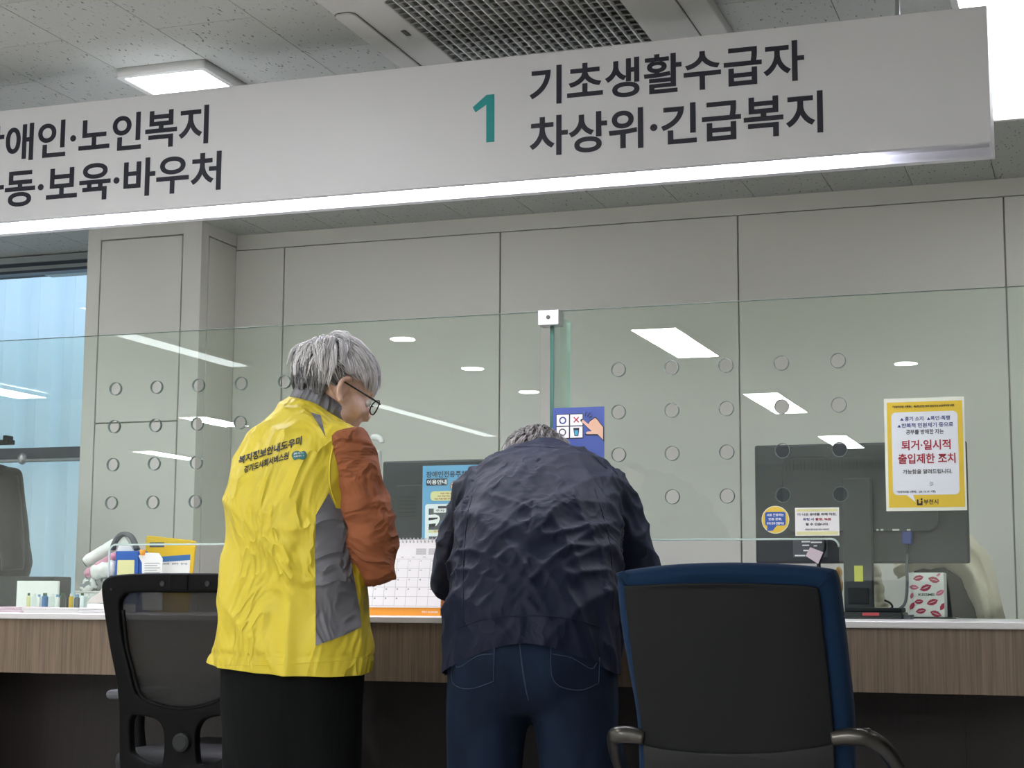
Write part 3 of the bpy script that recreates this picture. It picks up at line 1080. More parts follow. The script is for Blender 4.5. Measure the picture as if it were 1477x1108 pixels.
obj('hand_shape', plate([yb(min(1.0, cu_ + (u - cu_) * .90), cv_ + (v - cv_) * .86) for u, v in hand], BY - 0.0004, 0.0005), 'peach', bp_)
for (ua, va, ub, vb) in ((.63, .83, .655, .915), (.675, .825, .73, .895), (.71, .80, .765, .835)):
    A, B = Vector(yb(ua, va)), Vector(yb(ub, vb))
    dd = (B - A).normalized(); n_ = Vector((-dd.y, dd.x)) * 0.0012
    obj('ray_mark', plate([tuple(A + n_), tuple(B + n_), tuple(B - n_), tuple(A - n_)], BY, 0.0005), 'navy_ink', bp_)
write(bp_, 'lettering', 'ZONE', x0 + W_ * .32, x0 + W_ * .71, z0 + H_ * .125, z0 + H_ * .195, BY, 'navy_ink', 0.03, 0.0005)

# round sticker
c0 = at(1119, 750, GY)
rs = thing('round_sticker', 'round yellow and blue sticker on the glass in front of the right monitor', 'sticker', (c0.x, NY, c0.z))
rr = (at(1139, 750, GY).x - c0.x)
obj('disc', plate(circ(c0.x, c0.z, rr, 40), NY, 0.0008), 'poster_border', rs)
obj('yellow_disc', plate(circ(c0.x, c0.z, rr * .95, 40), NY - 0.0006, 0.0005), 'sticker_yellow', rs)
bl = rrect(c0.x - rr * .74, c0.x + rr * .74, c0.z - rr * .42, c0.z + rr * .56, rr * .15)
bl = bl[:21] + [(c0.x - rr * .60, c0.z - rr * .80), (c0.x - rr * .2, c0.z - rr * .78), (c0.x + rr * .1, c0.z - rr * .42)] + bl[21:]
obj('blue_bubble', plate(bl, NY - 0.001, 0.0005), 'sticker_blue', rs)
for i, tx in enumerate(('서로 존중하는', '민원 문화,', '우리 모두 만들어요')):
    zz = c0.z + rr * (.34 - .30 * i)
    hw = rr * (.62, .48, .62)[i]
    write(rs, 'lettering', tx, c0.x - hw, c0.x + hw, zz - rr * .10, zz + rr * .10, NY - 0.0014, 'white_ink', 0.03, 0.0004)

# white recording notice
x0, x1, z0, z1 = quad_box(1147.5, 1211, 732.5, 773, GY)
W_, H_ = x1 - x0, z1 - z0
wn_ = thing('notice', 'small white notice with black and red Korean lines beside the round sticker', 'notice', ((x0 + x1) / 2, NY, z0))
obj('sheet', plate([(x0, z0), (x1, z0), (x1, z1), (x0, z1)], NY, 0.0008), 'paper', wn_)
for va, vb in ((.03, .15), (.86, .96)):
    obj('band', plate([yb(.03, va), yb(.97, va), yb(.97, vb), yb(.03, vb)], NY - 0.0006, 0.0004), 'pale_yellow', wn_)
YT = NY - 0.0009


def wt(body, u0, u1, v0, v1, ink, bold=0.02):
    write(wn_, 'lettering', body, x0 + W_ * u0, x0 + W_ * u1, z0 + H_ * v0, z0 + H_ * v1, YT, ink, bold, 0.0004)


wt('더 나은 응대를 위해 직원,', .06, .94, .71, .81, 'black_ink')
wt('폭행 시', .18, .43, .535, .635, 'blue_ink')
wt('촬영, 녹음', .46, .82, .535, .635, 'red_ink', 0.03)
wt('될 수 있습니다.', .24, .76, .36, .46, 'black_ink')
wt('민원응대 공무원 보호 부천시 민원담당관', .23, .77, .20, .255, 'black_ink', 0.01)

# ================================================================== RIGHT MONITOR AND DESK THINGS
MY = 4.84
xl, xr = at(1089, 720, MY).x, at(1396, 720, MY).x
mz1, mz0 = at(1240, 639, MY).z, at(1300, 812.5, MY).z
mo = thing('monitor', 'dark grey monitor seen from behind at the right with a blue plug', 'monitor', ((xl + xr) / 2, MY + 0.05, CZ))
obj('rear_shell', nb(xl, xr, MY, MY + 0.035, mz0, mz1, 0.006), 'monitor', mo)
obj('screen', nb(xl + 0.008, xr - 0.008, MY + 0.034, MY + 0.037, mz0 + 0.012, mz1 - 0.008), 'black', mo)
bx0, bx1, bz0, bz1 = quad_box(1130, 1352, 658, 767, MY)
bm = plate(rrect(bx0, bx1, bz0, bz1, 0.03), MY - 0.008, 0.018, (), 0.004)
hs = obj('rear_housing', bm, 'monitor', mo)
# vents as a row of dark slots
vx0, vx1, vz0, vz1 = quad_box(1135, 1270, 664, 678, MY)
for k in range(26):
    xx = vx0 + (vx1 - vx0) * k / 25
    obj('vent_slot', nb(xx - 0.0012, xx + 0.0012, MY - 0.0185, MY - 0.016, vz0, vz1), 'black', hs)
sx0, sx1, sz_a, sz_b = quad_box(1217, 1259, 690, 883, MY - 0.03)
obj('stand_column', nb(sx0, sx1, MY - 0.045, MY - 0.018, CZ + 0.01, sz_b, 0.004), 'monitor', mo)
obj('stand_clip', nb(sx0 + 0.012, sx1 - 0.012, MY - 0.048, MY - 0.045, CZ + 0.04, CZ + 0.085, 0.001, 1), 'black_soft', mo)
obj('stand_base', nb(sx0 - 0.07, sx1 + 0.07, MY - 0.12, MY + 0.10, CZ, CZ + 0.012, 0.004), 'black_soft', mo)
tx0, tx1, tz0, tz1 = quad_box(1232, 1244.5, 816, 839, MY - 0.05)
obj('yellow_tag', nb(tx0, tx1, MY - 0.0462, MY - 0.045, tz0, tz1), 'yellow_tag', mo)['label'] = 'yellow paper tag on the stand'
lx0, lx1, lz0, lz1 = quad_box(1144, 1194, 779, 804, MY)
lb = obj('rating_label', nb(lx0, lx1, MY - 0.002, MY - 0.0002, lz0, lz1), 'strap_grey', mo)
for u, v, ww in ((.25, .86, .25), (.52, .82, .42), (.27, .65, .2), (.3, .35, .14), (.05, .06, .3), (.6, .62, .1)):
    obj('print_line', nb(lx0 + (lx1 - lx0) * u, lx0 + (lx1 - lx0) * min(.97, u + ww), MY - 0.0026, MY - 0.002, lz0 + (lz1 - lz0) * v, lz0 + (lz1 - lz0) * (v + .08)), 'paper', lb)
# power lead with a dangling paper tag
bm = bmesh.new()
pw = [at(1187, 772, MY - 0.02), at(1189, 790, MY - 0.03), at(1184, 803, MY - 0.035), at(1181, 818, MY - 0.03), at(1190, 850, MY - 0.02), at(1196, 884, MY)]
tube(bm, spline(pw, 6), 0.006, 8)
pl_ = obj('power_lead', bm, 'black', mo, True)
q = [(1168.5, 789.5), (1187.5, 796.5), (1180, 813.5), (1162, 802)]
obj('lead_tag', plate([pz(a, c, MY - 0.045) for a, c in q], MY - 0.045, 0.001), 'paper_pink', pl_)
# ports and blue plug
for px_, ww in ((1264, 3), (1270, 4), (1287, 10), (1308, 5)):
    q0, q1, q2, q3 = quad_box(px_, px_ + ww, 763, 765.5, MY - 0.02)
    obj('port', nb(q0, q1, MY - 0.0185, MY - 0.016, q2, q3), 'steel', mo)
v0, v1, v2, v3 = quad_box(1301, 1316, 767, 785, MY - 0.02)
cb = thing('video_cable', 'grey video cable with a blue plug hanging from the right monitor', 'cable', ((v0 + v1) / 2, MY - 0.02, v2))
obj('plug', nb(v0, v1, MY - 0.032, MY - 0.012, v2, v3, 0.004), 'vga', cb)
bm = bmesh.new()
pw = [at(1308.5, 784, MY - 0.022), at(1309, 800, MY - 0.022), at(1308, 815, MY - 0.025), at(1308.5, 845, MY - 0.04), at(1306, 868, MY - 0.06), at(1298, 878, MY - 0.08), Vector((at(1280, 884, MY - 0.1).x, MY - 0.10, CZ + 0.006)), Vector((at(1245, 884, MY - 0.1).x, MY - 0.09, CZ + 0.02))]
tube(bm, spline(pw, 8), 0.0042, 8)
obj('lead', bm, 'strap_grey', cb, True)
bm = bmesh.new()
tube(bm, [pw[0] + Vector((0, 0, 0.002)), pw[1]], [0.006, 0.004], 10)
obj('strain_relief', bm, 'black_soft', cb, True)

# black card terminal with red strip
kx0, kx1, kz0, kz1 = quad_box(1217, 1303, 879, 896, 4.58)
ph = thing('card_terminal', 'flat black desk device with a red strip under the right monitor', 'terminal', ((kx0 + kx1) / 2, 4.62, CZ))
obj('body', nb(kx0, kx1, 4.56, 4.70, CZ, CZ + 0.018, 0.003), 'black', ph)
obj('upper_tray', nb(kx0 + 0.002, kx1 - 0.006, 4.585, 4.70, CZ + 0.018, CZ + 0.03, 0.003), 'black_soft', ph)
r0, r1, r2, r3 = quad_box(1244, 1268, 884, 889, 4.56)
obj('red_strip', nb(r0, r1, 4.559, 4.56, CZ + 0.009, CZ + 0.017), 'red_tag', ph)
obj('side_foot', nb(kx1, kx1 + 0.02, 4.57, 4.66, CZ, CZ + 0.012), 'strap_grey', ph)

# tissue box with printed lips
TY_ = 4.83
t0, t1, t2, t3 = quad_box(1311, 1362, 826, 889, TY_)
tb_ = thing('tissue_box', 'white tissue box printed with red lips beside the right monitor', 'tissue box', ((t0 + t1) / 2, TY_ + 0.04, CZ))
t2 = CZ + 0.004
obj('carton', nb(t0, t1, TY_, TY_ + 0.09, t2, t3, 0.001, 1), 'paper', tb_)
obj('tray', nb(t0 - 0.02, t1 + 0.03, TY_ - 0.01, TY_ + 0.11, CZ, t2), 'black', tb_)
lips = [(.28, .88, 12, 1.0, 0), (.72, .84, -15, 1.1, 0), (.15, .67, -5, .9, 1), (.48, .66, 22, 1.15, 0), (.88, .55, 30, .9, 1), (.28, .35, 5, .85, 0), (.66, .34, 20, 1.1, 0), (.08, .25, 60, .8, 0), (.94, .24, 60, .8, 0), (.33, .14, 10, 1.0, 0), (.75, .08, -20, 1.1, 0), (.85, .95, 35, .45, 1), (.08, .48, 70, .6, 1)]
shape = [(-1, 0), (-.6, .32), (-.2, .5), (0, .4), (.2, .5), (.6, .32), (1, 0), (.55, -.42), (0, -.55), (-.55, -.42)]
for u, v, ang, sc, k in lips:
    ca, sa = math.cos(R(ang)), math.sin(R(ang))
    cx, cz = t0 + (t1 - t0) * u, t2 + (t3 - t2) * v
    rr_ = 0.015 * sc
    pts = []
    for a, c in shape:
        X_, Z_ = cx + rr_ * (a * ca - c * sa), cz + rr_ * (a * sa + c * ca)
        pts.append((min(max(X_, t0 + .0005), t1 - .0005), min(max(Z_, t2 + .0005), t3 - .0005)))
    lp = obj('lip_print', plate(pts, TY_ - 0.0004, 0.0006), 'lip2' if k else 'lip1', tb_)
    if sc > .8:
        obj('lip_gap', plate([(cx + rr_ * (a * ca - c * sa) * .75, cz + rr_ * (a * sa + c * ca) * .75) for a, c in ((-1, 0), (0, .1), (1, 0), (0, -.12))], TY_ - 0.0009, 0.0004), 'paper_pink', lp)
write(tb_, 'lettering', 'KISSME', t0 + (t1 - t0) * .27, t0 + (t1 - t0) * .73, t2 + (t3 - t2) * .475, t2 + (t3 - t2) * .535, TY_ - 0.0008, 'green_ink', 0.02, 0.0004)

# staff chair with a cream jacket thrown over it
KY = 5.25
s0, s1, s2, s3 = quad_box(1318, 1424, 760, 892, KY)
sc_ = thing('staff_chair', 'dark grey staff chair behind the counter under a cream jacket', 'chair', ((s0 + s1) / 2, KY, 0))
bm = plate(rrect(s0, s1, 0.58, s3 - 0.10, 0.05), KY, 0.05, (), 0.012)
obj('backrest', bm, 'monitor', sc_)
obj('seat', nb(s0, s1, KY + 0.02, KY + 0.45, 0.43, 0.50, 0.02), 'monitor', sc_)
bm = bmesh.new(); cyl(bm, ((s0 + s1) / 2, KY + 0.23, 0.25), 0.03, 0.36)
obj('column', bm, 'black', sc_)
for k in range(5):
    a = 2 * PI * k / 5
    bm = bmesh.new()
    c_ = Vector(((s0 + s1) / 2, KY + 0.23, 0.08))
    tube(bm, [c_, c_ + Vector((math.cos(a) * .27, math.sin(a) * .27, -0.03))], [0.025, 0.015], 8)
    lg = obj('base_leg', bm, 'black', sc_, True)
    bm = bmesh.new(); cyl(bm, c_ + Vector((math.cos(a) * .27, math.sin(a) * .27, -0.05)), 0.03, 0.03, 'X', 16)
    obj('caster', bm, 'black', lg)
bm = bmesh.new()
# drape: thick cloth ribbon following the chair's shoulder, falling on both sides
prof = [(1296, 834), (1330, 822), (1362, 820), (1386, 836), (1398, 852), (1403, 868), (1410, 892)]
outer = [(1292, 806), (1328, 778), (1360, 764), (1398, 772), (1420, 792), (1437, 830), (1449, 893)]
vsA = []
for (a, c), (a2, c2) in zip(outer, prof):
    po, pi_ = at(a, c, KY - 0.02), at(a2, c2, KY - 0.06)
    vsA.append((po, pi_))
secs = []
for po, pi_ in vsA:
    mid = (po + pi_) / 2
    dv = (po - pi_) / 2
    ring = []
    for k in range(14):
        an = 2 * PI * k / 14
        ring.append(bm.verts.new(mid + dv * math.cos(an) + Vector((0, 0.10 * math.sin(an) * (1 + .3 * math.sin(k * 2.1)), 0))))
    secs.append(ring)
for a, c in zip(secs[:-1], secs[1:]):
    for k in range(14):
        bm.faces.new((a[k], a[(k + 1) % 14], c[(k + 1) % 14], c[k]))
bm.faces.new(secs[0]); bm.faces.new(secs[-1][::-1])
bmesh.ops.subdivide_edges(bm, edges=bm.edges[:], cuts=2, use_grid_fill=True, smooth=0.6)
clean(bm)
displace(bm, lambda co, n: 0.012 * noise.noise(co * 14) + 0.006 * noise.noise(co * 35))
jk = obj('cream_jacket', bm, 'cream', None, True)
tag(jk, 'cream jacket slung over the dark staff chair at the right', 'jacket')

# small cream figurine and wooden figure behind the counter
fg0 = at(1272, 870, 4.975)
fg = thing('figurine', 'small cream figurine between the right monitor stand and cable', 'figurine', (fg0.x, 4.975, CZ))
bm = bmesh.new()
for (px_, py_, r_) in ((1270, 876, 9), (1268, 862, 8), (1267, 850, 9), (1265, 838, 7), (1266, 828, 6), (1264, 820, 5), (1276, 872, 7)):
    p = at(px_, py_, 4.975)
    ellipsoid(bm, p, (r_ * .0021, 0.018, r_ * .0026))
bm = remesh(bm, 0.004, 3)
obj('body', bm, 'cream', fg, True)
bm = bmesh.new()
tube(bm, spline([at(1276, 866, 4.90), at(1284, 870, 4.89), at(1287, 876, 4.89), at(1280, 880, 4.90)], 6), 0.003, 8)
obj('black_loop', bm, 'black', fg, True)
wf0 = at(1211, 850, 5.0)
wf = thing('wooden_figure', 'tan wooden figure peeking out beside the blue chair', 'figurine', (wf0.x, 5.0, CZ))
bm = bmesh.new()
for (px_, py_, rx_, rz_) in ((1210, 826, 5, 9), (1209, 845, 7, 14), (1208, 866, 8, 14)):
    p = at(px_, py_, 5.0)
    ellipsoid(bm, p, (rx_ * .0021, 0.018, rz_ * .0021))
wmat = M['woodtan'] = mat('tan_wood', (206, 160, 84), 0.4)
bm = remesh(bm, 0.004, 3)
obj('body', bm, wmat, wf, True)
p = at(1210, 882, 5.0)
obj('foot', nb(p.x - 0.02, p.x + 0.02, 4.98, 5.02, CZ, CZ + 0.02, 0.003), 'woodtan', wf)

# ================================================================== LEFT MONITOR WITH PARKING POSTER
LY = 4.84
l0, l1 = at(551, 720, LY).x, at(800, 720, LY).x
lz1_, lz0_ = at(640, 663.5, LY).z, at(640, 840, LY).z
lm = thing('monitor', 'dark monitor seen from behind between the two people', 'monitor', ((l0 + l1) / 2, LY + 0.05, CZ))
obj('rear_shell', nb(l0, l1, LY, LY + 0.035, lz0_, lz1_, 0.006), 'monitor', lm)
obj('screen', nb(l0 + 0.008, l1 - 0.008, LY + 0.034, LY + 0.037, lz0_ + 0.012, lz1_ - 0.008), 'black', lm)
lh0, lh1, lh2, lh3 = quad_box(572, 606, 700, 775, LY)
lhs = obj('rear_housing', plate(rrect(lh0, l1 - 0.08, lz0_ + 0.05, lh3, 0.01), LY - 0.004, 0.010, (), 0.003), 'monitor', lm)
for k in range(6):
    zz = lh3 - 0.04 - k * 0.012
    obj('vent_slot', nb(lh0 + 0.01, lh0 + 0.07, LY - 0.0102, LY - 0.008, zz, zz + 0.004), 'black', lhs)
cxm = (l0 + l1) / 2
obj('stand_column', nb(cxm - 0.04, cxm + 0.04, LY - 0.03, LY, CZ + 0.01, lz0_ + 0.1, 0.004), 'monitor', lm)
obj('stand_base', nb(cxm - 0.12, cxm + 0.12, LY - 0.1, LY + 0.1, CZ, CZ + 0.012, 0.004), 'black_soft', lm)
PYY = LY - 0.014
x0, x1, z0, z1 = quad_box(609, 742, 671, 810, PYY)
z1 = at(640, 671.5, PYY).z
W_, H_ = x1 - x0, z1 - z0
pp = thing('poster', 'blue Korean parking information poster hung on the left monitor', 'poster', ((x0 + x1) / 2, PYY, z0))
obj('sheet', plate([(x0, z0), (x1, z0), (x1, z1), (x0, z1)], PYY, 0.001), 'poster_cyan', pp)


def pb(px, py):
    return pz(px, py, PYY)


def pt(name, pts, ink, d=0.0008):
    return obj(name, plate(pts, PYY - d, 0.0004), ink, pp)


def prect(a, c, e, f, r=0.0):
    p0, p1 = pb(a, (e + f) / 2), pb(c, (e + f) / 2)
    zz0, zz1 = pb((a + c) / 2, f)[1], pb((a + c) / 2, e)[1]
    return rrect(p0[0], p1[0], zz0, zz1, r) if r else [(p0[0], zz0), (p1[0], zz0), (p1[0], zz1), (p0[0], zz1)]


pt('title_plate', prect(615, 645.5, 690.5, 700.5, 0.004), 'navy_ink')
a = prect(616, 644.5, 692, 699)
write(pp, 'lettering', '이용안내', a[0][0], a[1][0], a[0][1], a[2][1], PYY - 0.0013, 'white_ink', 0.03, 0.0004)
a = prect(615, 690, 679.5, 688.5)
write(pp, 'lettering', '장애인전용주차구역', a[0][0], a[1][0], a[0][1], a[2][1], PYY - 0.0009, 'navy_ink', 0.015, 0.0004)
cc = pb(657, 701)
pt('round_picture', circ(cc[0], cc[1], 0.017, 28), 'navy_ink')
pt('round_picture_face', circ(cc[0], cc[1], 0.0155, 28), 'peach', 0.0012)
pt('round_picture_hand', [(cc[0] - .013, cc[1] + .002), (cc[0] + .013, cc[1] + .003), (cc[0] + .013, cc[1] + .006), (cc[0] - .013, cc[1] + .005)], 'navy_ink', 0.0016)
pt('capsule', prect(621, 720, 708, 722, 0.012), 'pale_yellow')
for k, (a0_, a1_) in enumerate(((635, 700), (631, 705), (627, 709))):
    a = prect(a0_, a1_, 710.3 + k * 3.9, 712.6 + k * 3.9)
    write(pp, 'lettering', ('장애인 자동차 표지를', '부착하지 않은 차량은 주차', '방해행위 시 과태료 부과 안내')[k], a[0][0], a[1][0], a[0][1], a[2][1], PYY - 0.0012, 'red_ink', 0.01, 0.0003)
pt('picture_card', prect(613, 735, 726.5, 806, 0.008), 'poster_white')
pt('picture', prect(618.5, 730, 733, 764), 'strap_grey', 0.0012)
pt('caption_pill', prect(632, 644, 730, 733.5, 0.002), 'navy_ink', 0.0012)
pt('caption_bar', prect(626, 660, 733.5, 739.5), 'paper', 0.0016)
a = prect(629, 656, 735, 738.3)
write(pp, 'lettering', '주차 가능', a[0][0], a[1][0], a[0][1], a[2][1], PYY - 0.0019, 'black_ink', 0.01, 0.0003)
pt('car_body', [pb(*p) for p in ((618.5, 743), (628, 742), (633, 744), (635, 748), (633, 754), (629, 759), (618.5, 760))], 'white_ink', 0.0016)
pt('car_window', [pb(*p) for p in ((618.5, 747), (632, 746.5), (631, 749), (618.5, 751))], 'navy_ink', 0.002)
pt('car_bumper', [pb(*p) for p in ((619, 756), (629, 755), (628, 760), (619, 760.5))], 'black_ink', 0.002)
pt('bay_marking', [pb(*p) for p in ((636, 751), (650, 762), (636, 760))], 'poster_cyan_dark', 0.0016)
pt('caption_strip', prect(618.5, 730, 764.5, 768.5), 'pale_yellow', 0.0012)
a = prect(626, 655, 765.2, 767.8)
write(pp, 'lettering', '장애인 주차 표지', a[0][0], a[1][0], a[0][1], a[2][1], PYY - 0.0016, 'orange_brown', 0.01, 0.0003)
pt('caption_pill', prect(632, 644, 770.5, 773.5, 0.002), 'navy_ink', 0.0012)
pt('picture', prect(618.5, 730, 773.5, 800), 'strap_grey', 0.0012)

# white swivel arm seen beside the rust sleeve
p = at(545, 640, 4.95)
dl = thing('desk_phone_arm', 'pale rounded device on a post behind the rust-coloured sleeve', 'device', (p.x, 4.95, CZ))
bm = bmesh.new()
tube(bm, spline([Vector((at(545, 700, 4.95).x, 4.95, CZ)), at(545, 680, 4.95), at(545, 650, 4.95)], 5), 0.012, 12)
obj('post', bm, 'metal_white', dl, True)
bm = bmesh.new()
tube(bm, spline([at(536, 631, 4.95), at(544, 631, 4.95), at(550, 635, 4.95), at(550.5, 639, 4.95)], 5), [0.006] + [0.010] * 14 + [0.006], 12)
obj('head', bm, 'metal_white', dl, True)

# ================================================================== DESK CALENDAR
QY = 4.34
c0_, c1_, c2_, c3_ = quad_box(518, 635, 779, 887, QY)
c2_ = CZ
dc = thing('desk_calendar', 'white desk calendar with orange foot standing between the two people', 'calendar', ((c0_ + c1_) / 2, QY + 0.04, CZ))
lean = 0.035
cw = c1_ - c0_
ch = at(600, 778.5, QY + lean).z - CZ
rotl = math.atan2(lean, ch)
LC = Matrix.Translation((0, QY, CZ)) @ Matrix.Rotation(-rotl, 4, 'X')


def leaned(bm):
    bmesh.ops.transform(bm, matrix=LC, verts=bm.verts)
    return bm


hh = ch / math.cos(rotl)
base_h = hh * .105
obj('stand_board', leaned(nb(c0_, c1_, 0.0015, 0.004, 0, hh)), 'orange', dc)
bm = bmesh.new()
yb_ = QY + 2 * lean + 0.02
q = [(c0_, QY + lean, CZ + ch), (c1_, QY + lean, CZ + ch), (c1_, yb_, CZ), (c0_, yb_, CZ)]
vv = [bm.verts.new(p) for p in q] + [bm.verts.new((a, y_ + 0.003, z_)) for a, y_, z_ in q]
for f in ((0, 1, 2, 3), (7, 6, 5, 4), (0, 4, 5, 1), (1, 5, 6, 2), (2, 6, 7, 3), (3, 7, 4, 0)):
    bm.faces.new([vv[i] for i in f])
obj('rear_board', bm, 'orange_brown', dc)
obj('bottom_board', nb(c0_, c1_, QY + 0.004, yb_, CZ + 0.0003, CZ + 0.002), 'orange_brown', dc)
bm = bmesh.new()
q = [(c1_ - 0.001, QY + 0.006, CZ + .002), (c1_ - 0.001, yb_, CZ + .002), (c1_ - 0.001, QY + lean, CZ + ch - .004)]
vv = [bm.verts.new(p) for p in q] + [bm.verts.new((a - 0.002, y_, z_)) for a, y_, z_ in q]
for f in ((0, 1, 2), (5, 4, 3), (0, 3, 4, 1), (1, 4, 5, 2), (2, 5, 3, 0)):
    bm.faces.new([vv[i] for i in f])
obj('side_gusset', bm, 'orange_brown', dc)
sheet = obj('calendar_sheet', leaned(nb(c0_ + .001, c1_ - .0005, -0.0015, 0.0012, base_h, hh)), 'paper', dc)
for k in range(22):
    xx = c0_ + cw * (k + .6) / 22
    bm = bmesh.new()
    tube(bm, [Vector((xx, 0.001 + 0.006 * math.cos(a), hh - 0.002 + 0.007 * math.sin(a))) for a in [2 * PI * j / 10 for j in range(10)]], 0.0011, 5, closed=True)
    obj('wire_ring', leaned(bm), 'steel', dc, True)
    obj('punch_hole', leaned(nb(xx - .0016, xx + .0016, -0.0019, -0.0014, hh - .0085, hh - .0055)), 'strap_grey', sheet)
gt_, gb_ = hh * .74, hh * .125
for k in range(6):
    zz = gb_ + (gt_ - gb_) * k / 5
    obj('grid_line', leaned(nb(c0_ + .006, c1_ - .006, -0.0018, -0.0014, zz - .0003, zz + .0003)), 'grey_ink', sheet)
for k in range(1, 7):
    xx = c0_ + .006 + (cw - .012) * k / 7
    obj('grid_line', leaned(nb(xx - .0003, xx + .0003, -0.0018, -0.0014, gb_, gt_)), 'grey_ink', sheet)
dnum = -1
for r_ in range(5):
    for k in range(7):
        dnum = r_ * 7 + k - 1
        if dnum < 1 or dnum > 30:
            continue
        xx = c0_ + .006 + (cw - .012) * (k + .12) / 7
        zz = gt_ - (gt_ - gb_) * (r_ + .2) / 5
        bm = fit_bm(text_bm(str(dnum), 0.02, 0.0), xx, xx + (.0022 if dnum < 10 else .0048), zz - .0022, zz + .0022)
        bmesh.ops.transform(bm, matrix=Matrix.Translation((0, -0.0017, 0)) @ XZ, verts=bm.verts)
        obj('date', leaned(bm), 'red_ink' if k == 0 else 'black_ink', sheet, recalc=False)
for k, nm in enumerate(('SUN', 'MON', 'TUE', 'WED', 'THU', 'FRI', 'SAT')):
    xx = c0_ + .006 + (cw - .012) * (k + .3) / 7
    bm = fit_bm(text_bm(nm, 0.0, 0.0), xx, xx + .009, gt_ + .004, gt_ + .0068)
    bmesh.ops.transform(bm, matrix=Matrix.Translation((0, -0.0017, 0)) @ XZ, verts=bm.verts)
    obj('weekday', leaned(bm), 'black_ink', sheet, recalc=False)
for k in range(2):
    xx = c0_ + cw * (.655 + .155 * k)
    for r_ in range(6):
        for q_ in range(7):
            pass
    for r_ in range(6):
        obj('small_month', leaned(nb(xx, xx + cw * .125, -0.0018, -0.0014, hh * (.80 + r_ * .014), hh * (.806 + r_ * .014))), 'grey_ink', sheet)
bm = fit_bm(text_bm('부천시  032-000-0000', 0.02, 0.0), c1_ - .055, c1_ - .007, base_h * .35, base_h * .62)
bmesh.ops.transform(bm, matrix=Matrix.Translation((0, 0.001, 0)) @ XZ, verts=bm.verts)
obj('lettering', leaned(bm), 'white_ink', dc, recalc=False)

# white paper block behind the calendar and form under the writer
p = at(655, 880, 4.55)
o = obj('paper_block', nb(p.x - .01, p.x + .06, 4.52, 4.60, CZ, CZ + 0.03, 0.001, 1), 'paper')
tag(o, 'small white paper block on the worktop right of the calendar', 'paper')
p = at(884, 886, 4.25)
ps = thing('paper_stack', 'white paper stack on the worktop between the navy jacket and blue chair', 'paper', (p.x, 4.30, CZ))
for k in range(6):
    obj('sheet', nb(p.x - .16 + .003 * (k % 3), p.x + .012 - .002 * (k % 2), 4.18, 4.40, CZ + k * .002, CZ + k * .002 + .0018), 'paper', ps)

# ================================================================== THINGS AT THE LEFT END OF THE COUNTER
VYY = 4.72
# yellow folder
fo = thing('folder', 'upright yellow folder with a printed slip behind the mesh chair', 'folder', (at(247, 860, VYY).x, VYY, CZ))
q = [(211, 776), (214, 772.5), (281, 780), (283, 783), (272, 884), (209, 884)]
obj('cover', plate([pz(a, c, VYY) for a, c in q], VYY, 0.008, (), 0.002), 'folder_yellow', fo)
q = [(234, 803), (276, 800), (274, 829), (233, 829)]
sl = obj('printed_slip', plate([pz(a, c, VYY) for a, c in q], VYY - 0.0046, 0.0006), 'paper', fo)
q = [(234, 803), (276, 800), (275.5, 808), (234, 811)]
obj('blue_wave', plate([pz(a, c, VYY) for a, c in q], VYY - 0.0052, 0.0005), 'poster_cyan_dark', sl)
q0 = quad_box(217, 238, 782.5, 789.5, VYY)
obj('title_bar', plate([(q0[0], q0[2]), (q0[1], q0[2]), (q0[1], q0[3]), (q0[0], q0[3])], VYY - 0.0046, 0.0006), 'strap_grey', fo)
for k, (a_, c_) in enumerate(((236, 814), (249, 814), (262, 814))):
    q0 = quad_box(a_, a_ + 9, c_ - 2, c_ + 9, VYY)
    write(sl, 'lettering', ('신청 안내', '문의처 전', '접수 기간')[k], q0[0], q0[1], q0[3] - .006, q0[3], VYY - 0.0052, 'black_ink', 0.01, 0.0003)
# blue box with strap handle
HY = 4.66
hb = thing('handled_box', 'blue box with a grey strap handle and white label on the counter', 'box', (at(182, 870, HY).x, HY + .04, CZ))
a_, c_, e_, f_ = quad_box(165, 198.5, 795, 884, HY)
obj('body', nb(a_, c_, HY, HY + 0.09, CZ, f_, 0.003), 'box_blue', hb)
a2, c2, e2, f2 = quad_box(169, 193.5, 808, 850, HY)
obj('label_card', plate(rrect(a2, c2, e2, f2, 0.003), HY - 0.0005, 0.001), 'pale_yellow', hb)
obj('side_panel', nb(c_, c_ + 0.016, HY + 0.004, HY + 0.085, CZ, f_ - 0.02, 0.003), 'box_blue', hb)
q = [(168, 795), (175, 781), (180, 773), (186, 783), (194, 795)]
obj('lid_flap', plate([pz(a, c, HY + .03) for a, c in q], HY + 0.03, 0.004), 'paper', hb)
bm = bmesh.new()
st = [at(162, 793, HY + .03), at(166, 782, HY + .03), at(173, 773, HY + .03), at(181, 770.5, HY + .03), at(189, 774, HY + .03), at(194, 783, HY + .03), at(198, 793, HY + .03)]
tube(bm, spline(st, 6), (0.008, 0.014), 10)
obj('strap', bm, 'strap_grey', hb, True)
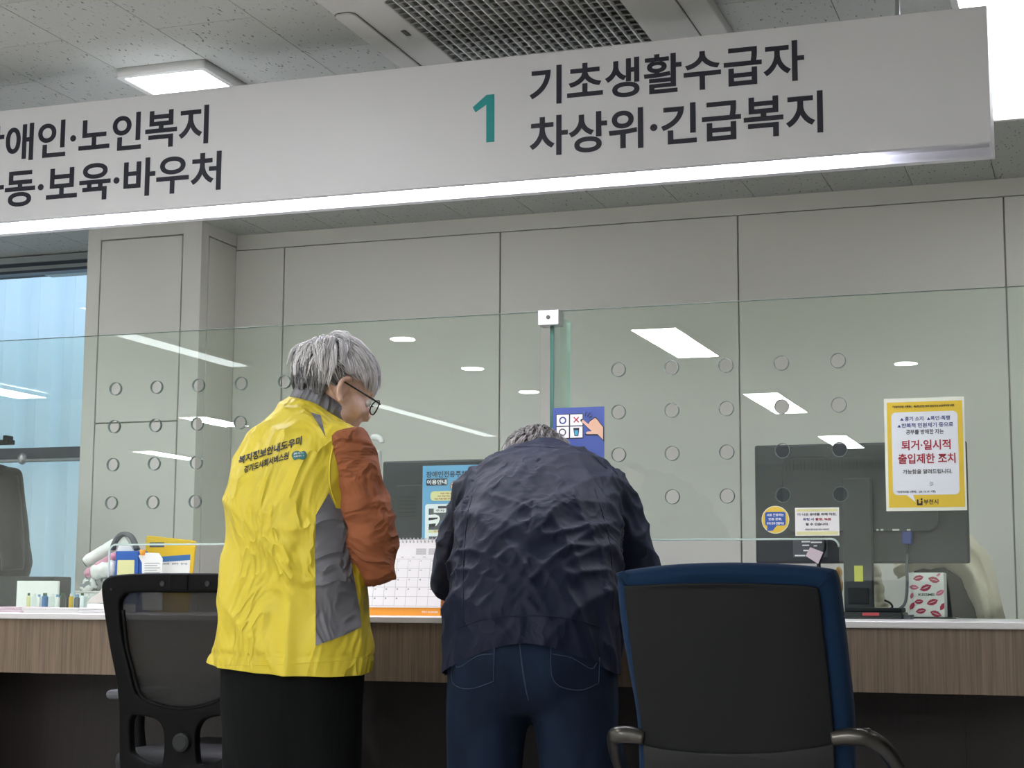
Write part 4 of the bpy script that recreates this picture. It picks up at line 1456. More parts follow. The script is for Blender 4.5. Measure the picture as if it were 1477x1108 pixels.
# paper bag with orange clip
pg = thing('paper_slip', 'crumpled white receipt paper with an orange clip beside the blue box', 'paper', (at(216, 860, HY).x, HY - .03, CZ))
q = [(200, 802), (206, 797), (229, 798), (234.5, 806), (234, 880), (206, 880), (205, 812)]
bm = plate([pz(a, c, HY - .03) for a, c in q], HY - 0.03, 0.003)
obj('sheet', bm, 'paper', pg)
for k in range(5):
    q0 = quad_box(209, 231 - (k % 2) * 4, 812 + k * 3.4, 813 + k * 3.4, HY - .03)
    obj('print_line', nb(q0[0], q0[1], HY - .0325, HY - .0315, q0[2], q0[3]), 'grey_ink', pg)
bm = bmesh.new()
p = at(205.5, 797, HY - .035)
tube(bm, [p + Vector((0, 0, -.009)), p + Vector((0, 0, .008))], [0.007, 0.010], 12)
obj('clip', bm, 'orange', pg, True)['label'] = 'orange clip'


# rolled towels
def towel(px, py, ang, ln, r, mt, label, Y):
    c = at(px, py, Y)
    d = Vector((math.cos(R(ang)), 0.25, math.sin(R(ang)))).normalized()
    t = thing('rolled_towel', label, 'towel', (c.x, Y, max(CZ, c.z - r)), 0, 'towels heaped on the counter')
    bm = bmesh.new()
    pts = [c + d * (ln * (k / 8 - .5)) for k in range(9)]
    tube(bm, pts, [r * (.75 if k in (0, 8) else 1 + .06 * math.sin(k * 2)) for k in range(9)], 18)
    bmesh.ops.subdivide_edges(bm, edges=bm.edges[:], cuts=1, use_grid_fill=True)
    displace(bm, lambda co, n: 0.004 * noise.noise(co * 40))
    obj('roll', bm, mt, t, True)
    bm = bmesh.new()
    fr = frames([c, c + d])[0]
    sp = [c - d * (ln * .5 + .001) + (fr[1] * math.cos(a) + fr[2] * math.sin(a)) * (r * .15 + r * .6 * a / (4 * PI)) for a in [k * .4 for k in range(30)]]
    tube(bm, sp, 0.0015, 5)
    obj('rolled_end', bm, 'strap_grey', t, True)


towel(148, 838, 25, .13, .030, 'towel_grey', 'patterned grey rolled towel lowest in the towel heap', 4.72)
towel(128, 846, 30, .05, .018, 'towel_grey', 'short patterned roll at the left of the towel heap', 4.66)
towel(147, 797, 32, .13, .020, 'towel_white', 'white folded towel on top of the towel heap', 4.79)
towel(147, 816, 34, .12, .017, 'towel_pink', 'pink towel showing between the white ones in the heap', 4.73)
towel(150, 822, 15, .08, .024, 'towel_white', 'white bunched towel under the pink one', 4.68)
a_, c_ = at(120, 865, 4.66).x, at(156, 865, 4.66).x
tz_ = at(145, 853, 4.66).z
o = thing('storage_tray', 'low white tray carrying the heaped towels on the counter', 'tray', ((a_ + c_) / 2, 4.72, CZ))
obj('tray_body', nb(a_, c_, 4.61, 4.82, CZ, tz_ - .004, .004), 'metal_white', o)
obj('tray_rim', nb(a_ - .003, c_ + .003, 4.607, 4.823, tz_ - .004, tz_, .0015, 1), 'metal_white', o)
# beige tray device
o = thing('beige_holder', 'beige curved plastic holder on a white block left of the mesh chair', 'holder', (at(147, 880, 4.4).x, 4.40, CZ))
a_, c_, e_, f_ = quad_box(126, 170, 868, 884, 4.36)
obj('block', nb(a_ + .004, c_, 4.35, 4.46, CZ, CZ + .026, 0.003), 'paper', o)
q = [(127, 870), (133, 863), (143, 857), (150, 847), (156, 838), (172, 836), (172, 870)]
obj('curved_side', plate([pz(a, c, 4.38) for a, c in q], 4.38, 0.02, (), 0.003), 'beige_pl', o)
# white card, black box, small ink bottles
a_, c_, e_, f_ = quad_box(25, 84.5, 838, 876, 4.62)
o = obj('white_card', nb(a_, c_, 4.615, 4.625, CZ, f_, 0.001, 1), 'paper')
tag(o, 'plain white card standing behind the row of small bottles', 'card')
a_, c_, e_, f_ = quad_box(62, 90, 832, 876, 4.75)
o = obj('black_case', nb(a_ - .3, c_, 4.70, 4.80, CZ, f_, 0.004), 'black_soft')
tag(o, 'low black case behind the white card at the left', 'case')
bcol = [('pale_yellow', 36, 41), ('clear', 43, 50), ('paper', 51, 56), ('poster_cyan_dark', 58, 66), ('clear', 68, 76), ('paper', 77, 83), ('clear', 84, 92), ('folder_yellow', 97, 103), ('strap_grey', 105, 112), ('poster_white', 113, 119), ('clear', 120, 127)]
for k, (mm, pa, pb2) in enumerate(bcol):
    a_, c_, e_, f_ = quad_box(pa, pb2, 855.5 + (k % 3), 874, 4.52)
    nm = ('yellow-capped', 'clear first', 'white', 'blue', 'clear middle', 'second white', 'clear wide', 'amber', 'dark', 'pale', 'last clear')[k]
    t = thing('ink_bottle', nm + ' small bottle in the row on the left counter end', 'bottle', ((a_ + c_) / 2, 4.53, CZ), 0, 'small bottles in a row')
    bm = bmesh.new()
    cx_ = (a_ + c_) / 2
    r_ = (c_ - a_) / 2
    tube(bm, [(cx_, 4.53, CZ), (cx_, 4.53, CZ + .002), (cx_, 4.53, f_ - .012), (cx_, 4.53, f_ - .008)], [r_ * .9, r_, r_, r_ * .6], 14)
    obj('flask', bm, mm, t, True, auto=40)
    bm = bmesh.new()
    tube(bm, [(cx_, 4.53, f_ - .008), (cx_, 4.53, f_)], r_ * .62, 14)
    obj('cap', bm, ('green_ink', 'paper', 'poster_cyan')[k % 3], t, True, auto=40)
a_ = at(31, 872, 4.50)
o = obj('pink_eraser', nb(a_.x - .01, a_.x + .008, 4.49, 4.51, CZ + .0, CZ + .013, 0.002), 'lip2')
tag(o, 'tiny pink eraser beside the first small bottle', 'eraser')
# paper stacks
for (pa, pb2, n, mm, label, Ya) in ((-30, 29, 9, 'paper_pink', 'pinkish paper stack at the left picture edge', 4.20), (32, 118, 8, 'paper', 'white paper stack in front of the small bottles', 4.22)):
    a_, c_ = at(pa, 880, Ya).x, at(pb2, 880, Ya).x
    t = thing('paper_stack', label, 'paper', ((a_ + c_) / 2, Ya + .1, CZ))
    for k in range(n):
        jx = random.uniform(-.006, .006)
        obj('sheet', nb(a_ + jx, c_ + jx - k * .002, Ya + random.uniform(-.004, .004), Ya + .2, CZ + k * .0018, CZ + k * .0018 + .0016), mm if k % 3 else 'paper', t)

# coat on a stand
OY = 5.6
rp_ = at(11, 659, OY)
cs = thing('coat_stand', 'grey metal coat stand pole at the left picture edge', 'coat stand', (rp_.x, OY - .14, 0))
bm = bmesh.new(); tube(bm, [(rp_.x, OY - .14, 0.02), (rp_.x, OY - .14, rp_.z)], 0.014, 14)
obj('pole', bm, 'steel', cs, True, auto=40)
bm = bmesh.new(); tube(bm, [(rp_.x, OY - .14, 0), (rp_.x, OY - .14, .02)], [0.16, 0.15], 28)
obj('foot', bm, 'black', cs, True, auto=40)
bm = bmesh.new(); tube(bm, [(rp_.x, OY - .14, rp_.z - .02), (rp_.x - .05, OY - .02, rp_.z - .01), (rp_.x - .1, OY, rp_.z)], 0.007, 8)
obj('hook', bm, 'steel', cs, True)
cen = at(-32, 720, OY).x
rows = [(662, 8, .03), (668, 30, .05), (674, 62, .07), (683, 80, .085), (710, 86, .10), (745, 92, .11), (790, 99, .115), (815, 104, .12), (835, 97, .12), (852, 93, .12), (900, 95, .12), (980, 96, .12)]
bm = bmesh.new()
pts = [Vector((cen, OY, at(0, y_, OY).z)) for y_, a_, d_ in rows]
S_ = spline(pts, 4)
Rd = lerp_list([(a_ * .00242, d_) for y_, a_, d_ in rows], 4)
tube(bm, S_, Rd, 40, ref=(1, 0, 0))
clean(bm)
displace(bm, lambda co, n: 0.010 * noise.noise(Vector((co.x * 16, co.y * 16, co.z * 5))) + .004 * noise.noise(co * 30))
t = thing('hanging_coat', 'black coat hanging on the stand in front of the window', 'coat', (cen, OY, at(0, 980, OY).z))
obj('coat_body', bm, 'coat', t, True)
bm = bmesh.new()
for sgn in (1,):
    e0 = Vector((cen + .17, OY - .05, at(0, 684, OY).z - .02))
    tube(bm, spline([e0, e0 + Vector((.025, -.01, -.14)), e0 + Vector((.045, -.015, -.26)), e0 + Vector((.055, -.015, -.36))], 6), lerp_list([.045, .05, .05, .042], 6), 18)
displace(bm, lambda co, n: 0.006 * noise.noise(co * 25))
obj('sleeve', bm, 'coat', t, True)

# ================================================================== BLUE CHAIR
BCY = 3.20


def world_poly(pts, Y):
    return [pz(a, c, Y) for a, c in pts]


def smooth_poly(pts, n=5):
    """closed Catmull-Rom through 2D points"""
    pts = [p for i, p in enumerate(pts) if (Vector(p) - Vector(pts[i - 1])).length > 1e-4]
    k = len(pts)
    out = []
    for i in range(k):
        p0, p1, p2, p3 = (Vector(pts[(i + j - 1) % k]) for j in range(4))
        for q_ in range(n):
            t = q_ / n
            out.append(tuple(0.5 * ((2 * p1) + (p2 - p0) * t + (2 * p0 - 5 * p1 + 4 * p2 - p3) * t * t + (3 * p1 - p0 - 3 * p2 + p3) * t ** 3)))
    return out


bc_c = at(1052, 1000, BCY)
ch = thing('office_chair', 'blue upholstered office chair with a black plastic back shell at the counter', 'chair', (bc_c.x, BCY + .2, 0))
outl = [(887, 832), (893, 824), (960, 815), (1040, 811.5), (1120, 813), (1190, 819), (1204, 828), (1209, 860), (1214, 910), (1220, 970), (1225, 1030), (1226, 1108), (1224, 1240), (1190, 1275), (930, 1275), (913, 1240), (912, 1108), (911, 1040), (902, 975), (893, 920), (888, 870)]
shell_o = [(903, 850), (908, 845), (980, 842), (1050, 841), (1120, 842.5), (1172, 846), (1183, 856), (1188, 910), (1195, 980), (1201, 1060), (1202, 1108), (1200, 1225), (1180, 1245), (945, 1245), (928, 1225), (925, 1108), (923, 1060), (915, 990), (908, 920), (903, 870)]
bm = fill2d(smooth_poly(world_poly(outl, BCY), 4), [], 0.075, 0.022)
bmesh.ops.transform(bm, matrix=Matrix.Translation((0, BCY + .0375, 0)) @ XZ, verts=bm.verts)


def bow(bm, cx, k, tilt, zref):
    for v in bm.verts:
        v.co.y += -k * (v.co.x - cx) ** 2 * 0 + k * (0.05 - (v.co.x - cx) ** 2) * -1 + tilt * (zref - v.co.z)
    return bm


bmesh.ops.subdivide_edges(bm, edges=[e for e in bm.edges if e.calc_length() > .06], cuts=3)
bow(bm, bc_c.x, 0.35, 0.10, 0.92)
obj('back_cushion', bm, 'blue_fabric', ch, True, auto=50)
zsplit = at(1060, 1072, BCY).z
so = smooth_poly(world_poly(shell_o, BCY), 4)
bm = fill2d(so, [], 0.012, 0.003)
bmesh.ops.transform(bm, matrix=Matrix.Translation((0, BCY - 0.004, 0)) @ XZ, verts=bm.verts)
bmesh.ops.subdivide_edges(bm, edges=[e for e in bm.edges if e.calc_length() > .06], cuts=3)
bow(bm, bc_c.x, 0.35, 0.10, 0.92)
obj('back_shell', bm, 'shell', ch, True, auto=50)
# lower lumbar plate, curved top edge
lo = [(926, 1076), (960, 1082), (1010, 1086.5), (1063, 1088), (1120, 1086), (1170, 1080), (1201, 1074), (1202, 1108), (1199, 1222), (1178, 1238), (947, 1238), (929, 1222), (926, 1108)]
bm = fill2d(world_poly(lo, BCY), [], 0.012, 0.002)
bmesh.ops.transform(bm, matrix=Matrix.Translation((0, BCY - 0.010, 0)) @ XZ, verts=bm.verts)
bmesh.ops.subdivide_edges(bm, edges=[e for e in bm.edges if e.calc_length() > .06], cuts=3)
bow(bm, bc_c.x, 0.35, 0.10, 0.92)
obj('lumbar_plate', bm, 'shell_low', ch, True, auto=50)
# piping at the upper corners
for a0, a1 in (((889, 828), (904, 846)), ((1203, 829), (1180, 846))):
    A, B = at(*a0, BCY - .003), at(*a1, BCY - .006)
    bm = bmesh.new(); tube(bm, [A, (A + B) / 2 + Vector((0, -.003, 0)), B], 0.0016, 6)
    bow(bm, bc_c.x, 0.35, 0.10, 0.92)
    obj('piping', bm, 'blue_fabric', ch, True)
for (pts, bolt) in (([(1200, 1066), (1222, 1063), (1245, 1064), (1258, 1070), (1270, 1084), (1279, 1108), (1284, 1150), (1278, 1220)], (1250, 1055)), ([(930, 1064), (908, 1060), (893, 1060), (884, 1064), (876, 1080), (870, 1108), (868, 1150), (874, 1220)], (900, 1052))):
    P_ = [at(a, c, BCY + .02) for a, c in pts]
    for i, p in enumerate(P_):
        p.y += (0, 0, 0, .02, .06, .12, .2, .25)[i]
        sc2 = p.y / (BCY + .02)
    bm = bmesh.new(); tube(bm, spline(P_, 6), lerp_list([.014, .0165, .0165, .017, .016, .015, .015, .015], 6), 16)
    ar = obj('armrest', bm, 'chrome', ch, True)
    bm = bmesh.new(); b0 = at(*bolt, BCY + .02); tube(bm, [b0 + Vector((0, 0, -.008)), b0 + Vector((0, 0, .003)), b0 + Vector((0, 0, .006))], [.009, .009, .006], 14)
    obj('bolt', bm, 'chrome', ar, True)
sxc = bc_c.x
obj('seat', nb(sxc - .24, sxc + .24, BCY + .10, BCY + .56, .42, .50, .03, 3), 'blue_fabric', ch, True, auto=50)
obj('seat_mechanism', nb(sxc - .1, sxc + .1, BCY + .06, BCY + .42, .36, .42, .01), 'black', ch)
bm = bmesh.new(); tube(bm, [(sxc, BCY + .3, .08), (sxc, BCY + .3, .36)], .028, 18)
obj('gas_column', bm, 'black', ch, True, auto=40)


def star_base(parent, cx, cy, a0=0.0):
    for k in range(5):
        a = a0 + 2 * PI * k / 5
        c_ = Vector((cx, cy, .095))
        e_ = c_ + Vector((math.cos(a) * .29, math.sin(a) * .29, -.025))
        bm = bmesh.new(); tube(bm, [c_, e_], [(.03, .02), (.018, .013)], 10, ref=(0, 0, 1))
        lg = obj('base_leg', bm, 'chair_black', parent, True, auto=40)
        bm = bmesh.new(); cyl(bm, e_ + Vector((0, 0, -.04)), .03, .028, 'X', 18)
        obj('caster', bm, 'chair_black', lg)


star_base(ch, sxc, BCY + .3, .3)

# ================================================================== BLACK MESH CHAIR
KCY = 3.78
mc = thing('office_chair', 'black mesh-back office chair behind the person in the yellow vest', 'chair', (at(263, 1000, KCY).x, KCY + .25, 0))
AXS = 263.0


def mir(pts):
    return pts + [(2 * AXS - a, c) for a, c in reversed(pts)]


fo_ = mir([(263, 827), (200, 827.5), (165, 831), (153, 838), (150, 851), (154, 885), (162, 935), (170, 975), (174.5, 1015), (175, 1060), (176, 1108), (182, 1160), (196, 1180), (240, 1185)])
win_ = mir([(263, 855), (195, 855), (182, 859), (176, 870), (177, 895), (182, 930), (190, 960), (196, 988), (203, 1003), (222, 1012), (245, 1018)])
h1 = [(199, 1032), (225, 1036), (236, 1046), (240, 1062), (238, 1096), (232, 1103), (212, 1098), (196, 1088), (192, 1078), (191, 1045), (194, 1035)]
h2 = [(2 * AXS - a, c) for a, c in h1]
fb = fill2d(smooth_poly(world_poly(fo_, KCY), 4), [smooth_poly(world_poly(win_, KCY), 4), smooth_poly(world_poly(h1, KCY), 3), smooth_poly(world_poly(h2, KCY), 3)], 0.03, 0.007)
bmesh.ops.transform(fb, matrix=Matrix.Translation((0, KCY, 0)) @ XZ, verts=fb.verts)
mcx = at(263, 1000, KCY).x
obj('back_frame', fb, 'chair_black', mc, True, auto=40)
bm = fill2d(smooth_poly(world_poly(win_, KCY), 4), [], 0.002)
bmesh.ops.transform(bm, matrix=Matrix.Translation((0, KCY + .006, 0)) @ XZ, verts=bm.verts)
obj('mesh_panel', bm, 'weave', mc)
# raised rim around the lower window edge
rim = [(2 * AXS - a, c) for a, c in ((178, 880), (183, 930), (191, 962), (198, 990), (206, 1006), (224, 1016), (263, 1023))]
rim = [(178, 880), (183, 930), (191, 962), (198, 990), (206, 1006), (224, 1016), (263, 1023)] + rim[::-1][1:]
bm = bmesh.new(); tube(bm, spline([at(a, c, KCY - .012) for a, c in rim], 5), .005, 8)
obj('rim_bead', bm, 'chair_black', mc, True)
for px_ in (234, 260.5, 299, 160):
    c_ = at(px_, 842 if px_ != 160 else 850, KCY - .016)
    bm = bmesh.new(); tube(bm, [c_ + Vector((0, .004, 0)), c_ + Vector((0, -.001, 0))], [.008 if px_ != 160 else .004, .007 if px_ != 160 else .003], 16)
    obj('screw_cap', bm, 'black', mc, True, auto=30)
obj('headrest_mount', nb(at(249, 842, KCY).x, at(276, 842, KCY).x, KCY - .019, KCY - .008, at(263, 852, KCY).z, at(263, 828, KCY).z, .004), 'chair_black', mc)
c_ = at(263, 1071, KCY - .02)
bm = bmesh.new(); tube(bm, [c_ + Vector((0, .02, 0)), c_ + Vector((0, -.01, 0)), c_ + Vector((0, -.014, 0))], [.024, .023, .017], 24)
obj('tension_knob', bm, 'black_soft', mc, True, auto=30)
for s_ in (-1, 1):
    bx_ = mcx + s_ * .245
    ar = obj('armrest', nb(bx_ - .035, bx_ + .035, KCY + .08, KCY + .32, .615, .64, .012), 'strap_grey', mc, True, auto=40)
    bm = bmesh.new(); tube(bm, spline([(bx_, KCY + .2, .62), (bx_, KCY + .2, .52), (bx_ - s_ * .03, KCY + .2, .44), (mcx + s_ * .1, KCY + .2, .40)], 6), .016, 12)
    obj('armrest_post', bm, 'chair_black', ar, True)
obj('seat', nb(mcx - .24, mcx + .24, KCY + .06, KCY + .53, .42, .49, .03, 3), 'black_soft', mc, True, auto=50)
obj('seat_mechanism', nb(mcx - .1, mcx + .1, KCY - .01, KCY + .4, .36, .42, .01), 'chair_black', mc)
bm = bmesh.new(); tube(bm, [(mcx, KCY + .28, .08), (mcx, KCY + .28, .36)], .028, 18)
obj('gas_column', bm, 'chair_black', mc, True, auto=40)
star_base(mc, mcx, KCY + .28, .9)

# ================================================================== PEOPLE
def decal(name, poly, bvh, direction, offset, mt, parent, grid=0.012, thick=0.0012, back=0.6):
    """a thin patch of cloth/print: flat polygon (3D points near the surface) laid onto the surface below it"""
    poly = [Vector(p) for p in poly]
    D = Vector(direction).normalized()
    u = D.cross(Vector((0, 0, 1))).normalized()
    v = u.cross(D).normalized()
    c = sum(poly, Vector()) / len(poly)
    bm = fill2d([((p - c).dot(u), (p - c).dot(v)) for p in poly], [], 0.0)
    lay(bm, bvh, c, u, v, D, offset, grid, back)
    return patch(name, bm, mt, parent)


def patch(name, bm, mt, parent):
    bm.normal_update()
    return obj(name, bm, mt, parent, True, recalc=False)


def lay(bm, bvh, c, u, v, D, offset, grid=0.012, back=0.6):
    bmesh.ops.triangulate(bm, faces=bm.faces[:])
    for it in range(7):
        long_e = [e for e in bm.edges if e.calc_length() > grid]
        if not long_e:
            break
        bmesh.ops.subdivide_edges(bm, edges=long_e, cuts=1)
        bmesh.ops.triangulate(bm, faces=[f for f in bm.faces if len(f.verts) > 3])
    last = None
    for vt in bm.verts:
        o = c + u * vt.co.x + v * vt.co.y - D * back
        hit, nrm, idx, dist = bvh.ray_cast(o, D)
        if hit is None:
            hit, nrm, idx, dist = bvh.find_nearest(c + u * vt.co.x + v * vt.co.y)
        if nrm.dot(D) > 0:
            nrm = -nrm
        vt.co = hit + nrm * offset
    bmesh.ops.recalc_face_normals(bm, faces=bm.faces)
    s_ = sum((f.normal.dot(D) for f in bm.faces))
    if s_ > 0:
        bmesh.ops.reverse_faces(bm, faces=bm.faces[:])


def seam(name, pts, bvh, direction, r, mt, parent, n=6, off=0.0):
    D = Vector(direction).normalized()
    out = []
    for p in spline(pts, n):
        hit, nrm, idx, dist = bvh.ray_cast(p - D * .6, D)
        if hit is None:
            hit, nrm, idx, dist = bvh.find_nearest(p)
        if nrm.dot(D) > 0:
            nrm = -nrm
        out.append(hit + nrm * off)
    bm = bmesh.new()
    tube(bm, out, r, 6)
    return obj(name, bm, mt, parent, True)


def frame_of(az):
    """forward, right, up of a person facing azimuth az (0 = +Y, positive towards +X)"""
    return Vector((math.sin(az), math.cos(az), 0)), Vector((math.cos(az), -math.sin(az), 0)), Vector((0, 0, 1))


def hand_bm(bm, wrist, fdir, pdir, side, curl=0.5, L_=0.17):
    """palm with five fingers. fdir: towards the fingertips, pdir: out of the palm, side: +1 thumb on cross(fdir,pdir)"""
    f = Vector(fdir).normalized()
    p = Vector(pdir); p = (p - f * p.dot(f)).normalized()
    s = f.cross(p) * side
    k = L_ / 0.18
    tube(bm, [wrist - f * .02, wrist + f * .01, wrist + f * .05 * k, wrist + f * .09 * k], [(.026, .02), (.028, .019), (.040, .017), (.038, .014)], 16, ref=s)
    for off, ln in ((-.030, .062), (-.010, .075), (.010, .080), (.030, .070)):
        b0 = wrist + f * .082 * k - s * (-off)
        pts = [b0]
        ang = .15
        cur = b0
        for j, fr_ in enumerate((.45, .32, .23)):
            ang += curl * (.5 + .4 * j)
            cur = cur + (f * math.cos(ang) + p * math.sin(ang)) * ln * fr_ * k
            pts.append(cur)
        tube(bm, pts, [.0095, .009, .0085, .0065], 10)
        ellipsoid(bm, pts[-1], (.0068, .0068, .0068), None, 10, 8)
    b0 = wrist + f * .025 * k + s * .022
    pts = [b0, b0 + f * .03 * k + s * .025 + p * .01, b0 + f * .06 * k + s * .030 + p * .022, b0 + f * .085 * k + s * .026 + p * .03]
    tube(bm, pts, [.014, .0115, .010, .007], 10)
    ellipsoid(bm, pts[-1], (.0072, .0072, .0072), None, 10, 8)


def head_bm(bm, H):
    """H: matrix of the head frame (x right, y forward, z up), origin between the ears"""
    e = lambda c, r, u=22, v=16: ellipsoid(bm, c, r, H, u, v)
    e((0, -.016, .032), (.074, .094, .086))
    e((0, .030, -.030), (.060, .062, .078))
    e((0, .040, -.078), (.047, .046, .034))
    e((0, .062, -.094), (.022, .020, .016))          # chin
    e((0, .080, .022), (.046, .018, .014))           # brow
    for s in (-1, 1):
        e((s * .040, .058, -.032), (.024, .026, .024))   # cheek
        e((s * .050, .010, -.072), (.016, .032, .026))   # jaw angle
        e((s * .031, .081, .0), (.014, .010, .008))      # eyelid
        # ear: bowl, rim, lobe
        e((s * .071, -.010, -.008), (.007, .017, .027))
        e((s * .078, -.002, -.036), (.006, .010, .010))
        t = bmesh.new()
        rimp = [(s * (.083 + .005 * math.sin(a * .5)), -.008 - .021 * math.sin(a) * .9 + .004, -.004 + .031 * math.cos(a)) for a in [(-.5 + 3.6 * k / 12) for k in range(13)]]
        tube(t, rimp, .0058, 8)
        merge(bm, t, H)
    t = bmesh.new()                                   # nose
    tube(t, [(0, .086, .008), (0, .094, -.010), (0, .104, -.026), (0, .106, -.034), (0, .092, -.041)], [.008, .010, .013, .013, .010], 12)
    merge(bm, t, H)
    e((0, .086, -.056), (.022, .010, .006))           # lips
    e((0, .084, -.065), (.020, .010, .0065))
    return bm


def eyes(parent, H):
    for s in (-1, 1):
        bm = bmesh.new(); ellipsoid(bm, (s * .031, .080, -.002), (.0115, .0115, .0115), H, 14, 10)
        o = obj('eye', bm, 'paper', parent, True)
        bm = bmesh.new(); ellipsoid(bm, (s * .031, .0895, -.003), (.005, .0035, .005), H, 12, 8)
        obj('iris', bm, 'black', o, True)


def hairline(fwd):
    tab = [(-1.0, -.90), (-.5, -.80), (-.28, -.45), (-.16, -.20), (-.02, .05), (.25, .18), (.55, .34), (.80, .52), (1.0, .60)]
    for (a, c), (a2, c2) in zip(tab[:-1], tab[1:]):
        if fwd <= a2:
            t = (fwd - a) / (a2 - a)
            return c + (c2 - c) * max(0.0, min(1.0, t))
    return tab[-1][1]


def strands(H, n, flow, length, lift, rad, pick, segs=6, seed=3, region=None, R_=(.078, .098, .090), C_=(0, -.016, .032), clumps=150, grip=.75, wild=.5):
    """n tapered hairs on the skull, gathered into clumps; pick(d) -> material; returns bmeshes by material"""
    rnd = random.Random(seed)

    def root():
        while True:
            z = rnd.uniform(-1, 1)
            a = rnd.uniform(0, 2 * PI)
            rxy = math.sqrt(max(0, 1 - z * z))
            d = Vector((rxy * math.cos(a), rxy * math.sin(a), z))
            hl = hairline(d.y) if region is None else region(d)
            if d.z > hl + rnd.uniform(-.04, .03):
                return d

    def path(d, ln, lf, wob):
        fl = flow(d, rnd)
        pts = []
        cur = d.copy()
        for k in range(segs + 1):
            t = k / segs
            hgt = 1.01 + lf * math.sin(min(1, t * 1.25) * PI * .62)
            pts.append(Vector((C_[0] + R_[0] * cur.x * hgt, C_[1] + R_[1] * cur.y * hgt, C_[2] + R_[2] * cur.z * hgt)))
            fl2 = flow(cur, rnd) + wob
            fl = fl * .6 + fl2 * .4
            fl = fl - cur * fl.dot(cur)
            if fl.length > 1e-4:
                fl.normalize()
            cur = (cur + fl * (ln / segs / .09)).normalized()
        return pts

    guides = []
    for i in range(clumps):
        d = root()
        wob = Vector((rnd.uniform(-1, 1), rnd.uniform(-1, 1), rnd.uniform(-1, 1))) * wild
        guides.append((d, path(d, length(d) * rnd.uniform(.8, 1.25), lift(d) * rnd.uniform(.5, 1.6), wob)))
    out = {}
    for i in range(n):
        d = root()
        gd, gp = max(guides, key=lambda g: g[0].dot(d))
        sp = path(d, length(d) * rnd.uniform(.7, 1.1), lift(d) * rnd.uniform(.4, 1.1), Vector((rnd.uniform(-1, 1), rnd.uniform(-1, 1), rnd.uniform(-1, 1))) * .2)
        off = (sp[0] - gp[0]) * .25
        stray = rnd.random() < .06
        pts = []
        for k in range(segs + 1):
            t = (k / segs) ** .9 * grip * (0 if stray else 1)
            pts.append(H @ (sp[k] * (1 - t) + (gp[k] + off) * t))
        r0 = rad * rnd.uniform(.7, 1.3)
        bm = out.setdefault(pick(d, rnd), bmesh.new())
        tube(bm, pts, [r0 * (1 - .9 * (k / segs) ** 1.5) for k in range(segs + 1)], 3, caps=False)
    return out


def skull_cap(H, grow=1.0, R_=(.078, .098, .090), C_=(0, -.016, .032), region=None):
    t = bmesh.new()
    bmesh.ops.create_uvsphere(t, u_segments=48, v_segments=32, radius=1.0)
    kill = [v for v in t.verts if v.co.z < (hairline(v.co.y) if region is None else region(v.co))]
    bmesh.ops.delete(t, geom=kill, context='VERTS')
    for v in t.verts:
        v.co = Vector((C_[0] + R_[0] * v.co.x * grow, C_[1] + R_[1] * v.co.y * grow, C_[2] + R_[2] * v.co.z * grow))
    bm = bmesh.new()
    merge(bm, t, H)
    return bm


def loft(bm, rows, seg=32, power=2.3):
    """rows: (centre, right vector*halfwidth, forward vector*halfdepth)"""
    rings = []
    for c, a, b_ in rows:
        ring = []
        for k in range(seg):
            an = 2 * PI * k / seg
            cs_, sn = math.cos(an), math.sin(an)
            cs_ = math.copysign(abs(cs_) ** (2 / power), cs_)
            sn = math.copysign(abs(sn) ** (2 / power), sn)
            ring.append(bm.verts.new(c + a * cs_ + b_ * sn))
        rings.append(ring)
    for a, c in zip(rings[:-1], rings[1:]):
        for k in range(seg):
            bm.faces.new((a[k], a[(k + 1) % seg], c[(k + 1) % seg], c[k]))
    bm.faces.new(rings[0][::-1]); bm.faces.new(rings[-1])
    return bm


def resample_rows(rows, n):
    cs_ = spline([r[0] for r in rows], n)
    a = spline([r[1] for r in rows], n)
    b_ = spline([r[2] for r in rows], n)
    return list(zip(cs_, a, b_))


def bvh_of(o):
    me = o.data
    mtx = WM[o.name]
    return BVHTree.FromPolygons([mtx @ v.co for v in me.vertices], [tuple(p.vertices) for p in me.polygons])


# ------------------------------------------------------------------ person in the yellow vest
WYY = 3.58
WA = R(14)
F, Rg, U = frame_of(WA)
O = Vector((at(424, 850, WYY).x, WYY, 0))
PW = thing('person', 'person with short grey hair in a bright yellow vest and rust sweater, standing', 'person', O)


def wp(f, r, z):
    return O + F * f + Rg * r + U * z


# torso rows: (forward, right, z, halfwidth, halfdepth)
vest_rows = [(.000, .000, .70, .206, .150), (.000, .000, .742, .208, .151), (-.005, .005, .82, .196, .145), (-.010, .008, .95, .177, .138), (-.012, .006, 1.07, .172, .138), (-.005, .005, 1.16, .169, .137), (.020, .008, 1.235, .154, .126), (.046, .004, 1.285, .118, .102), (.066, .002, 1.315, .082, .082), (.078, .000, 1.335, .064, .066)]


def trow(q, g=1.0, tilt=0.0):
    f, r, z, w_, d_ = q
    k = max(0.0, (z - 1.20) / .135)          # the neck opening drops towards the front right
    return (wp(f, r, z), Rg * (w_ * g) - U * (.022 * k), F * (d_ * g) - U * (.035 * k))


bm = bmesh.new()
loft(bm, resample_rows([trow(q, 1.0, (.0 if i < 5 else .012)) for i, q in enumerate(vest_rows)], 3), 40)
SHR = wp(.004, .150, 1.248)      # right shoulder joint
SHL = wp(.055, -.125, 1.225)
for sj in (SHR, SHL):
    ellipsoid(bm, sj - Rg * (.030 if sj is SHR else -.026) - U * .004, (.056, .062, .052))
bm = remesh(bm, .007, 16)


